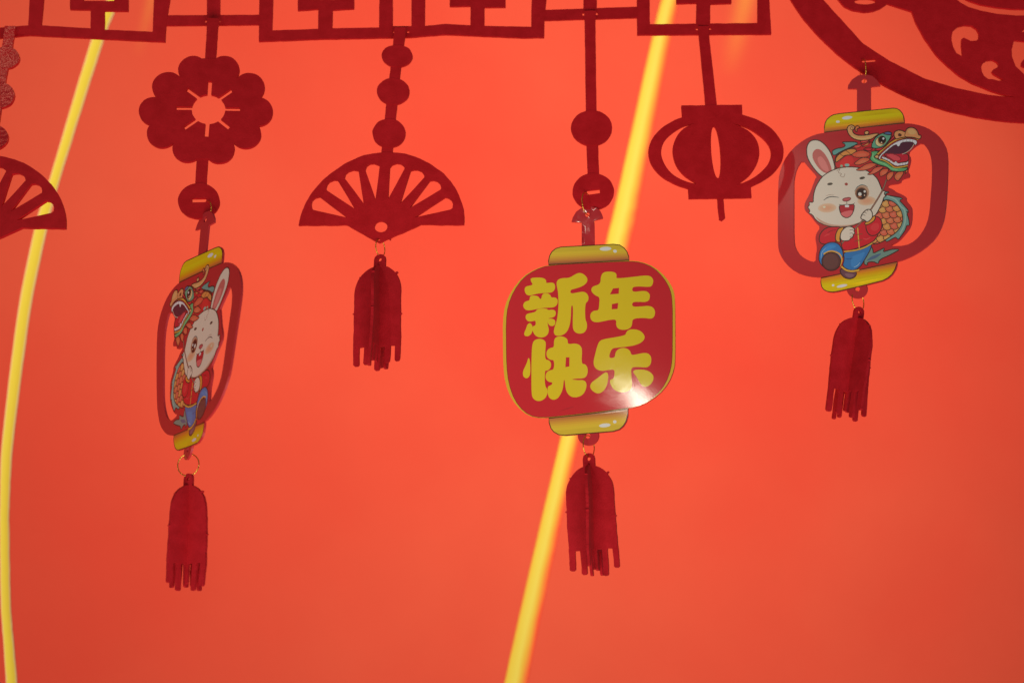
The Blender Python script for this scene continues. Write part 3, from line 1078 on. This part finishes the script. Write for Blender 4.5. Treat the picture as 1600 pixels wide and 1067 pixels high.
# chin, mouth, snout, eye, horn
art.fill(cD([(365, 515), (440, 503), (475, 520), (430, 570), (445, 610), (500, 640), (590, 665), (680, 740), (850, 738), (885, 735), (852, 785), (740, 797), (640, 783), (610, 742),
             (550, 718), (460, 692), (380, 652), (348, 610), (380, 560)]), (82, 134, 92), DR, 1, LN)
art.stroke(cD([(400, 540), (395, 600), (450, 650), (560, 690), (640, 745), (740, 770)]), 1.6, (112, 158, 110), DR)
art.fill(cD([(545, 548), (620, 480), (710, 400), (800, 348), (900, 332), (1005, 365), (985, 415), (930, 440), (880, 505), (800, 550), (890, 545), (895, 650), (780, 668), (700, 690), (600, 620)]), (150, 42, 50), DR, 1, LN)
art.fill(cD([(545, 548), (620, 480), (710, 400), (800, 348), (900, 332), (1000, 362), (960, 415), (900, 490), (800, 548), (700, 550), (620, 538)]), (66, 34, 44), DR, 1)
art.stroke(cD([(965, 410), (930, 470), (870, 520), (800, 552)]), 1.0, (160, 146, 130), DR)
art.fill(cD([(562, 562), (640, 538), (720, 560), (785, 600), (778, 642), (700, 652), (640, 612)]), (172, 70, 74), DR, 2, (110, 40, 44))
art.fill(cD([(505, 552), (580, 482), (670, 407), (770, 357), (880, 335), (985, 350), (1014, 385), (985, 435), (958, 388), (890, 378), (785, 388), (765, 440), (738, 450), (722, 412), (650, 452), (572, 522), (512, 572), (490, 632), (470, 600)]),
         (204, 194, 178), DR, 1, LN, .8)
for (a, b) in (((560, 500), (580, 520)), ((610, 458), (632, 478)), ((662, 415), (680, 440)), ((810, 345), (812, 385)), ((860, 338), (862, 380)), ((910, 336), (908, 378)), ((950, 344), (944, 384))):
    art.stroke(cD([a, b]), 0.6, (120, 100, 88), DR)
art.fill(cD([(515, 583), (560, 590), (640, 630), (690, 672), (715, 638), (735, 680), (800, 668), (870, 662), (886, 638), (888, 692), (800, 708), (720, 718), (670, 692), (600, 642), (520, 612)]), (202, 192, 176), DR, 1, LN, .8)
for (a, b) in (((560, 592), (552, 615)), ((600, 612), (590, 636)), ((640, 634), (628, 658)), ((770, 678), (772, 708)), ((810, 670), (812, 702)), ((845, 668), (848, 698))):
    art.stroke(cD([a, b]), 0.6, (120, 100, 88), DR)
art.stroke(cD([(492, 622), (560, 642), (640, 692), (700, 736), (800, 728), (882, 708)]), 2.6, LN, DR)
art.stroke(cD([(494, 622), (560, 642), (640, 692), (700, 736), (800, 728), (880, 708)]), 1.7, (198, 138, 70), DR)
art.stroke(cD([(412, 595), (470, 545), (560, 460), (660, 385), (760, 337), (880, 311), (980, 325), (1026, 352)]), 3.0, LN, DR)
art.stroke(cD([(416, 594), (470, 545), (560, 460), (660, 385), (760, 337), (880, 311), (980, 325), (1022, 350)]), 2.0, (198, 136, 70), DR)
art.fill(cD([(412, 590), (430, 565), (470, 560), (482, 600), (445, 615)]), (196, 140, 100), DR, 2, LN)
art.fill(cD([(400, 482), (500, 462), (560, 440), (640, 345), (680, 290), (705, 320), (640, 372), (560, 452), (480, 512)]), (166, 50, 56), DR, 1, LN)
art.fill(cD([(688, 300), (688, 250), (730, 220), (790, 220), (850, 250), (858, 200), (920, 176), (980, 193), (1018, 240), (1028, 288), (1062, 288), (1062, 330), (1030, 345), (960, 318), (850, 313), (760, 330), (715, 348)]), (190, 124, 86), DR, 1, LN)
art.fill(cD([(870, 230), (920, 200), (975, 215), (1000, 260), (960, 280), (900, 275)]), (202, 140, 98), DR, 2)
art.stroke(cD([(850, 250), (835, 290), (852, 312)]), 0.9, LN, DR)
art.fill(cD(ell(768, 285, 27, 21, 20, .4)), (72, 42, 32), DR, 0)
art.fill(cD([(370, 442), (400, 360), (450, 300), (520, 262), (600, 243), (658, 258), (640, 322), (600, 382), (540, 452), (450, 472), (390, 467)]), (84, 130, 106), DR, 1, LN)
art.fill(cD([(530, 262), (600, 234), (662, 255), (640, 285), (580, 280)]), (68, 88, 118), DR, 2, LN)
art.fill(cD(ell(488, 382, 64, 66, 26)), LN, DR, 0)
art.fill(cD(ell(488, 382, 57, 59, 26)), (204, 162, 122), DR, 0)
art.fill(cD(ell(520, 355, 58, 60, 26)), (112, 70, 42), DR, 0)
art.fill(cD(ell(526, 350, 50, 52, 26)), (36, 24, 20), DR, 0)
art.fill(cD(ell(540, 334, 15, 15, 14)), (206, 194, 180), DR, 0)
art.fill(cD(ell(514, 390, 11, 11, 14)), (170, 150, 130), DR, 0)
art.fill(cD([(33, 215), (42, 168), (90, 142), (135, 160), (140, 198), (108, 218), (122, 260), (170, 288), (250, 293), (330, 283), (420, 263), (492, 263), (430, 302), (380, 342), (300, 362), (200, 362), (120, 337), (58, 282)]), (192, 132, 92), DR, 1, LN)
art.stroke(cD([(110, 215), (80, 205), (85, 175), (115, 178), (112, 198)]), 0.8, LN, DR)
art.fill(cD([(272, 268), (285, 232), (325, 228), (345, 252), (325, 272), (305, 285)]), (192, 134, 92), DR, 1, LN)
art.fill(cD([(142, 185), (175, 152), (212, 175), (195, 195), (170, 200), (178, 245), (150, 235)]), (176, 100, 66), DR, 1, LN)
art.stroke(cD([(90, 300), (160, 330), (260, 340), (360, 315)]), 1.0, (214, 160, 112), DR)
# coat, hands, staff
art.fill(cB([(212, 440), (228, 380), (290, 322), (380, 312), (460, 318), (420, 400), (405, 475), (340, 495), (250, 505), (218, 480)]), (156, 40, 46), RB, 1, LN)
art.fill(cB([(430, 320), (560, 310), (680, 262), (740, 240), (800, 200), (870, 300), (860, 400), (795, 485), (640, 545), (480, 585), (450, 500)]), RD, RB, 1, LN)
art.fill(cB([(718, 290), (790, 198), (860, 205), (898, 260), (893, 345), (840, 405), (770, 414), (728, 362)]), (162, 42, 48), RB, 1, LN)
art.fill(cB([(760, 330), (800, 280), (860, 270), (870, 330), (820, 370)]), (172, 56, 58), RB, 2)
art.stroke(cB([(300, 385), (340, 360), (400, 345)]), 0.9, (96, 26, 30), RB, taper=True)
art.stroke(cB([(270, 420), (300, 400), (330, 395)]), 1.6, (174, 62, 62), RB, taper=True)
art.stroke(cB([(690, 440), (730, 450), (770, 430)]), 1.4, (178, 72, 70), RB, taper=True)
art.stroke(cB([(632, 325), (640, 430), (650, 545)]), 1.5, (192, 150, 78), RB)
for (y0, y1) in ((408, 392), (473, 457)):
    art.stroke(cB([(600, y0), (640, (y0 + y1) / 2 - 3), (684, y1)]), 1.1, (96, 62, 40), RB)
art.stroke(cat(cA([(942, 640), (905, 745), (840, 862), (765, 975)]), cB([(690, 240), (590, 350), (455, 500)])), 2.6, (66, 48, 40), RB)
art.stroke(cat(cA([(942, 640), (905, 745), (840, 862), (765, 975)]), cB([(690, 240), (590, 350), (460, 495)])), 1.5, (118, 88, 74), RB)
art.fill(cB([(388, 430), (398, 380), (425, 328), (490, 315), (452, 380), (436, 440), (445, 485), (400, 478)]), (196, 126, 66), RB, 1, LN)
art.fill(cB([(705, 272), (790, 208), (825, 188), (822, 240), (765, 283), (715, 297)]), (196, 126, 66), RB, 1, LN)
art.fill(cB([(440, 430), (450, 370), (500, 315), (560, 308), (602, 340), (590, 360), (605, 385), (580, 402), (585, 428), (552, 440), (545, 462), (490, 470), (455, 462)]), W_, RB, 1, LN)
for y in (358, 395, 430):
    art.stroke(cB([(545, y - 8), (570, y - 12), (595 - (y - 358) * .3, y)]), 0.7, LN, RB)
art.fill(cB([(664, 215), (680, 172), (720, 132), (760, 122), (788, 150), (795, 200), (780, 232), (735, 268), (705, 240), (672, 232)]), W_, RB, 1, LN)
for (a, b) in (((690, 165), (730, 170)), ((678, 192), (715, 195)), ((715, 138), (745, 150))):
    art.stroke(cB([a, ((a[0] + b[0]) / 2, a[1] - 8), b]), 0.7, LN, RB)
# trousers and shoes
art.fill(cB([(475, 590), (600, 575), (700, 545), (788, 495), (772, 560), (722, 650), (650, 765), (560, 795), (465, 745), (488, 670)]), (50, 94, 138), RB, 1, LN)
art.fill(cB([(560, 640), (640, 610), (720, 580), (690, 650), (620, 740), (560, 760)]), (58, 106, 150), RB, 2)
art.stroke(cB([(590, 755), (630, 735), (660, 700)]), 1.0, (128, 158, 180), RB, taper=True)
art.stroke(cB([(500, 660), (540, 665), (580, 655)]), 0.9, (30, 58, 90), RB, taper=True)
art.stroke(cB([(482, 584), (600, 570), (700, 542), (794, 490)]), 3.0, LN, RB)
art.stroke(cB([(484, 584), (600, 570), (700, 542), (792, 491)]), 2.0, (200, 140, 72), RB)
art.fill(cB([(212, 620), (228, 560), (280, 500), (350, 478), (420, 493), (467, 560), (478, 640), (440, 690), (380, 730), (260, 755), (212, 690)]), (50, 96, 142), RB, 1, LN)
art.fill(cB([(250, 580), (300, 520), (360, 505), (410, 530), (330, 560), (270, 620)]), (58, 110, 156), RB, 2)
art.stroke(cB([(235, 660), (245, 590), (290, 540)]), 1.0, (110, 146, 176), RB, taper=True)
art.stroke(cB([(262, 610), (340, 578), (425, 602), (462, 665), (440, 740)]), 2.2, (196, 136, 70), RB)
art.fill(cB(ell(345, 690, 102, 100, 36)), (72, 46, 44), RB, 0, LN)
art.fill(cB(ell(340, 690, 82, 82, 30)), (80, 54, 50), RB, 0)
art.fill(cB([(436, 790), (458, 765), (540, 790), (612, 798), (624, 830), (590, 872), (530, 882), (470, 855)]), (84, 58, 64), RB, 1, LN)
art.fill(cB([(480, 820), (540, 820), (600, 830), (580, 860), (530, 868)]), (104, 80, 84), RB, 2)
art.stroke(cB([(452, 742), (510, 785), (580, 796), (655, 782)]), 3.6, LN, RB)
art.stroke(cB([(454, 744), (510, 785), (580, 796), (652, 782)]), 2.6, (200, 140, 72), RB)
# the caps go on first so that horn and shoe overlap them
caps = Art(SR)
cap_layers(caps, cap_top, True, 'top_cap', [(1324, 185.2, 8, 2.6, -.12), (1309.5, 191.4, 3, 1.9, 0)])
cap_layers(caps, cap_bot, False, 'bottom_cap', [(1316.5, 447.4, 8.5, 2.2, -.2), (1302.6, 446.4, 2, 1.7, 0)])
RABBIT = caps.layers + art.layers


def rabbit_card(surf, flip, label, rel):
    k = np.array([-1, 1]) if flip else np.array([1, 1])
    at = surf.base(*(SR.inv(1350.3, 127.6) * k))
    e = empty('rabbit_card', at)
    tag(e, label, 'card ornament', 'lantern-shaped cards on gold rings')
    u = lambda p: SR.poly(p) * k
    plate('card', surf, [u(ring_outer), u(cap_top), u(cap_bot), u(loop), u(hook)],
          [u(open_left), u(open_right), u(hook_hole), u(loop_hole)], CARD_T, CARD_MATT, e, grid=0.006, px=False)
    print_parts(surf, RABBIT, e, CARD_T / 2 + 0.0001, flip, mat=PRINT_MATT)
    return e


rabbit_card(SR, False, 'lantern-shaped card with rabbit and dragon, hung from the medallion, facing us', None)
rabbit_card(SL, True, 'lantern-shaped rabbit card turned sideways below the felt flower', None)

# ---- lettered card
def c5(p): return T(p, 770, 370, 3.2333)


square = chaikin(c5([(282, 145), (220, 163), (150, 205), (95, 275), (62, 350), (52, 430), (53, 545), (55, 660), (65, 740), (95, 820), (150, 885), (210, 915), (285, 915),
                     (485, 893), (685, 868), (760, 850), (840, 800), (890, 740), (918, 670), (923, 610), (923, 470), (922, 330), (915, 270), (880, 210), (820, 155), (750, 128), (690, 122), (480, 133)]), 1)
red_face = chaikin(c5([(282, 147), (215, 170), (155, 210), (108, 275), (78, 350), (69, 430), (70, 545), (72, 650), (82, 740), (112, 825), (160, 885), (215, 912), (285, 912),
                       (485, 890), (685, 865), (760, 847), (832, 798), (876, 740), (901, 670), (908, 610), (909, 470), (908, 330), (898, 270), (864, 210), (812, 158), (750, 132), (690, 126), (480, 136)]), 1)
ccap_top = c5([(282, 145), (280, 125), (286, 98), (298, 76), (318, 60), (345, 52), (480, 45), (610, 38), (642, 42), (665, 57), (680, 76), (689, 100), (690, 123), (480, 134)])
ccap_bot = c5([(285, 915), (285, 940), (295, 970), (310, 988), (335, 1002), (365, 1005), (490, 995), (610, 985), (642, 975), (662, 958), (676, 935), (684, 905), (685, 868), (485, 893)])
chook = T([(140, 612), (160, 540), (220, 440), (300, 385), (400, 358), (480, 360), (560, 385), (620, 430), (650, 490), (667, 540), (660, 555), (520, 590), (525, 640), (530, 1060), (310, 1060), (310, 620)], 880, 290, 10.675)
e = empty('lettered_card', SC.base(*SC.inv(918, 336)))
tag(e, 'lantern-shaped red card with four large yellow Chinese characters', 'card ornament', 'lantern-shaped cards on gold rings')
plate('card', SC, [square, ccap_top, ccap_bot, ell(919.6, 680, 16.4, 16.2, 36), chook], [ell(918, 336, 3.5, 3.6, 18), ell(919, 681, 4.2, 4.2, 18)],
      CARD_T, CARD_RED, e, grid=0.003)
a2 = Art(SC)
a2.layers.append((SC.poly(square), (186, 150, 40), 'gold_rim', None))
a2.layers.append((SC.poly(offset(red_face, .5)), (96, 30, 24), 'gold_rim', None))
a2.layers.append((SC.poly(offset(red_face, -.2)), (172, 36, 40), 'red_face', None))
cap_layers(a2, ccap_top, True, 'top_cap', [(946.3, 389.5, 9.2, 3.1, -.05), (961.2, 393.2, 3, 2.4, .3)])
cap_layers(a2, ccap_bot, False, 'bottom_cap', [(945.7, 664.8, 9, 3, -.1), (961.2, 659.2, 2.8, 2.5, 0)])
YL = (214, 165, 30)
GLYPH = {
    'new': ((810, 420), [
        [(180, 135), (230, 128), (330, 128), (380, 150), (392, 185), (385, 205), (450, 197), (495, 202), (515, 240), (510, 295), (470, 335), (400, 342), (300, 345), (220, 362), (160, 380), (115, 365), (92, 325), (88, 280), (110, 248), (210, 232), (180, 185), (172, 155)],
        [(160, 410), (175, 380), (225, 375), (280, 388), (302, 425), (322, 425), (330, 375), (350, 350), (400, 345), (445, 362), (460, 405), (500, 402), (540, 415), (552, 455), (540, 510), (490, 545), (380, 545), (280, 560), (180, 582), (110, 582), (73, 540), (70, 500), (95, 460), (160, 445)],
        [(245, 600), (260, 570), (320, 556), (400, 560), (418, 580), (480, 570), (520, 590), (525, 640), (495, 682), (405, 692), (412, 790), (430, 850), (415, 915), (370, 952), (310, 962), (250, 942), (212, 895), (195, 830), (210, 800), (245, 790), (245, 720), (190, 737), (140, 737), (106, 700), (103, 660), (125, 628), (200, 615)],
        [(403, 702), (450, 695), (505, 708), (520, 745), (507, 790), (465, 804), (430, 787), (408, 750)],
        [(130, 775), (165, 755), (192, 780), (207, 830), (195, 890), (160, 932), (125, 944), (88, 932), (83, 895), (110, 840)],
        [(533, 200), (548, 160), (600, 135), (710, 133), (770, 95), (840, 60), (900, 73), (948, 115), (965, 160), (947, 207), (890, 250), (800, 280), (725, 298), (727, 355), (850, 328), (920, 323), (962, 355), (980, 405), (970, 455), (930, 490), (930, 700), (957, 760), (957, 832), (925, 887), (870, 908), (810, 898), (768, 860), (757, 790), (765, 515), (735, 515), (735, 650), (720, 780), (690, 862), (640, 917), (560, 940), (513, 927), (493, 885), (505, 820), (540, 720), (555, 600), (562, 480), (555, 330), (536, 240)]], []),
    'year': ((915, 415), [
        [(213, 170), (233, 115), (280, 90), (380, 90), (427, 113), (434, 150), (425, 185), (560, 175), (700, 158), (830, 143), (902, 150), (938, 190), (944, 230), (927, 282), (890, 304), (760, 295), (652, 300), (650, 375), (780, 358), (850, 360), (890, 395), (897, 440), (882, 492), (830, 514), (740, 508), (650, 512), (650, 580), (780, 572), (880, 563), (942, 585), (970, 640), (964, 702), (930, 740), (880, 742), (820, 730), (655, 740), (650, 822), (630, 867), (580, 894), (510, 899), (455, 882), (426, 835), (432, 750), (330, 760), (200, 790), (130, 792), (83, 767), (65, 710), (78, 660), (120, 630), (185, 628), (192, 540), (200, 445), (140, 422), (93, 380), (78, 335), (105, 293), (190, 270), (212, 225)]],
        [[(385, 325), (465, 317), (462, 395), (342, 404)], [(370, 542), (455, 525), (446, 605), (368, 610)]]),
    'quick': ((810, 520), [
        [(140, 358), (155, 353), (166, 400), (172, 480), (170, 582), (145, 627), (110, 637), (73, 612), (65, 550), (90, 490), (120, 430)],
        [(198, 160), (223, 108), (280, 86), (340, 93), (377, 118), (387, 160), (378, 250), (375, 375), (432, 383), (460, 425), (457, 482), (430, 517), (400, 532), (372, 525), (372, 740), (412, 790), (407, 862), (370, 922), (310, 952), (250, 947), (203, 907), (188, 842), (186, 600), (188, 300)],
        [(498, 110), (520, 68), (580, 50), (642, 60), (692, 98), (688, 165), (780, 151), (842, 163), (882, 205), (890, 260), (880, 435), (932, 438), (964, 480), (970, 550), (952, 607), (910, 637), (800, 640), (738, 650), (830, 662), (900, 658), (942, 680), (954, 732), (942, 792), (910, 852), (860, 887), (790, 902), (728, 887), (678, 832), (658, 760), (648, 655), (635, 660), (625, 780), (590, 862), (550, 917), (490, 937), (438, 912), (410, 850), (412, 760), (430, 740), (470, 725), (480, 690), (430, 687), (388, 652), (380, 600), (400, 548), (440, 523), (500, 515), (502, 380), (450, 382), (403, 347), (391, 290), (410, 238), (450, 213), (500, 205)]],
        [[(668, 345), (712, 345), (710, 470), (660, 480)]]),
    'joy': ((915, 510), [
        [(565, 95), (590, 58), (640, 43), (720, 48), (782, 78), (824, 130), (822, 182), (780, 227), (700, 264), (590, 284), (440, 300), (365, 310), (320, 445), (410, 440), (418, 370), (448, 325), (510, 301), (570, 306), (622, 340), (640, 405), (720, 390), (800, 373), (862, 373), (908, 410), (920, 470), (907, 532), (870, 570), (820, 574), (730, 565), (635, 572), (640, 700), (655, 800), (640, 872), (580, 912), (500, 922), (430, 902), (373, 852), (340, 780), (350, 740), (400, 730), (412, 600), (330, 608), (240, 624), (168, 607), (123, 562), (113, 490), (140, 380), (165, 280), (198, 203), (270, 178), (400, 158), (520, 135), (560, 118)],
        [(255, 655), (295, 636), (320, 665), (317, 750), (297, 832), (255, 902), (195, 937), (140, 927), (83, 882), (65, 830), (90, 778), (160, 730)],
        [(666, 625), (690, 606), (790, 601), (872, 618), (932, 663), (952, 710), (937, 772), (895, 822), (840, 844), (800, 837), (760, 790), (710, 700), (670, 650)]], [])}
for key, ((ox, oy), fills, hs) in GLYPH.items():
    for f in fills:
        a2.fill(T(f, ox, oy, 8.892), YL, 'character:' + key, 2)
    for h in hs:
        a2.fill(offset(T(h, ox, oy, 8.892), .3), (172, 36, 40), 'red_face', 0)
made = print_parts(SC, a2.layers, e, CARD_T / 2 + 0.0001, bright=0.55)
for key, txt in (('new', 'yellow character 新, upper left'), ('year', 'yellow character 年, upper right'),
                 ('quick', 'yellow character 快, lower left'), ('joy', 'yellow character 乐, lower right')):
    made['character:' + key]['label'] = txt
    made['character:' + key].parent = made['red_face']

# ------------------------------------------------------------------ gold rings
def ring(px, py, y, r, yaw, tilt, wire, label, squash=1.0):
    X = on_ray(px, py, y)
    n1, n2 = 56, 8
    S_ = Surf(yaw, 0, tilt, 0, 0, 0, 0)
    co, faces = [], []
    for i in range(n1):
        a = 2 * math.pi * i / n1
        for j in range(n2):
            b = 2 * math.pi * j / n2
            rr = r + wire * math.cos(b)
            co.append(S_.base(rr * math.cos(a) * squash, rr * math.sin(a), wire * math.sin(b)))
            faces.append((i * n2 + j, ((i + 1) % n1) * n2 + j, ((i + 1) % n1) * n2 + (j + 1) % n2, i * n2 + (j + 1) % n2))
    o = mesh_obj('gold_ring', np.array(co) + X, faces, GOLD, None, loc=X, smooth=[True] * len(faces))
    tag(o, label, 'ring', 'thin gold wire rings')
    return o


D = math.radians
WIRE = 0.00042
ring(321.5, 333, 1.022, 0.0092, D(-52), 0, WIRE, 'gold ring joining the slotted disc below the flower to the sideways rabbit card')
ring(294.3, 726, 1.016, 0.0080, D(-8), 0, WIRE, 'full round gold ring under the sideways rabbit card')
ring(594.2, 387.5, 1.046, 0.0068, D(64), 0, WIRE, 'gold ring under the point of the felt fan')
ring(917, 319, 1.044, 0.0090, D(62), 0, WIRE, 'gold ring joining the felt disc to the lettered card')
ring(919.8, 697, 1.040, 0.0080, D(56), 0, WIRE, 'gold ring below the lettered card')
ring(1348.5, 112.5, 1.047, 0.0098, D(89), 0, WIRE, 'gold ring hanging from the slot in the medallion')
ring(1340.5, 470.5, 1.036, 0.0076, D(42), 0, WIRE, 'gold ring below the rabbit card on the right')

# ------------------------------------------------------------------ felt tassels: two crossed panels each
PXM = 0.000485


def tassel(px, py, y, yaw, lean, label, lens, scale=1.0, sway=0.0, cross=90):
    X = on_ray(px, py, y)
    e = empty('felt_tassel', X)
    tag(e, label, 'tassel', 'crossed felt tassels')
    for q in range(2):
        a = yaw + D(cross) * q
        ph = random.uniform(0, 6)
        am = random.uniform(.0006, .0012)
        S_ = Surf(a, 0, 0, 0, 0, 0, 0, bend=lambda u, v, ph=ph, am=am: am * np.sin(v * 70 + ph) + 8 * u * u * (1 if ph > 3 else -1) * .6)

        class Lean(Surf):
            def base(self, u, v, w=0.0, S_=S_):
                P_ = S_.base(u, v, w)
                c, s = math.cos(lean), math.sin(lean)
                x, z = P_[..., 0] * c - P_[..., 2] * s, P_[..., 0] * s + P_[..., 2] * c
                return np.stack([x + X[0], P_[..., 1] + X[1] + sway * z, z + X[2]], -1)
        SS = Lean(0, 0, 0, 0, 0, 0, 0)
        m = PXM * scale
        adds, strips = [], []
        adds.append(np.concatenate([ell(0, 0, 9, 8, 24)[12:], [(9, 14), (-9, 14)]]) * np.array([1, -1]))
        adds[-1] = np.array([(-9, -14), (9, -14), (9, 0), (7.8, 4.5), (4.5, 7.4), (0, 8.4), (-4.5, 7.4), (-7.8, 4.5), (-9, 0)])
        t = np.linspace(0, math.pi, 26)
        dome = np.stack([36 * np.cos(t), -52 + 42 * np.sin(t)], 1)
        adds.append(rough(np.concatenate([dome, [(-36.5, -132), (36.5, -132)]]), 3, .25))
        for k_ in range(5):
            x = -32.2 + 16.1 * k_
            L_ = lens[(k_ + q * 2) % len(lens)]
            dx = random.uniform(-.8, .8)
            strips.append(rough([(x - 4.3, -128), (x + 4.3, -128), (x + 4.1 + dx, -L_ + 2), (x + 2.2 + dx, -L_), (x - 2.2 + dx, -L_), (x - 4.1 + dx, -L_ + 2)], 4, .2))
        for (sx, y_) in ((-1, -78 + random.uniform(-6, 6)), (1, -84 + random.uniform(-6, 6))):
            adds.append(np.array([(sx * 35.5, y_ - 2), (sx * 38.2, y_ + .2), (sx * 37.6, y_ + 1.2), (sx * 35.5, y_ + 1.6)]))
        for (sx, y_) in ((-1, -26), (1, -22)):
            adds.append(np.array([(sx * 27, y_ - 4), (sx * 30.2, y_ - .6), (sx * 29, y_ + .6), (sx * 26, y_ - 1)]))
        hole = [ell(0, 0, 2.9, 2.9, 14)] if q == 0 else []
        if q == 1:
            adds = adds[1:]
        pan = plate('panel', SS, [p * m for p in adds], [p * m for p in hole], 0.0022, FELT_TASSEL, e, grid=0.004, px=False)
        for p in strips:
            plate('fringe_strip', SS, [p * m], [], 0.0020, FELT_TASSEL, pan, grid=0.004, px=False)
    return e


tassel(296, 748, 1.016, D(-32), D(1.5), 'dark red felt tassel below the sideways rabbit card', [166, 171, 163, 174, 168], 0.95)
tassel(594, 406, 1.044, D(-16), D(-.3), 'red felt tassel below the whole felt fan', [160, 158, 168, 157, 156], 1.08)
tassel(920, 716.5, 1.040, D(-20), D(2.5), 'red felt tassel below the lettered card', [160, 166, 158, 170, 160], 1.05)
tassel(1341, 488, 1.036, D(24), D(-10), 'dark red felt tassel leaning left below the rabbit card on the right', [170, 170, 164, 174, 162], 0.99)
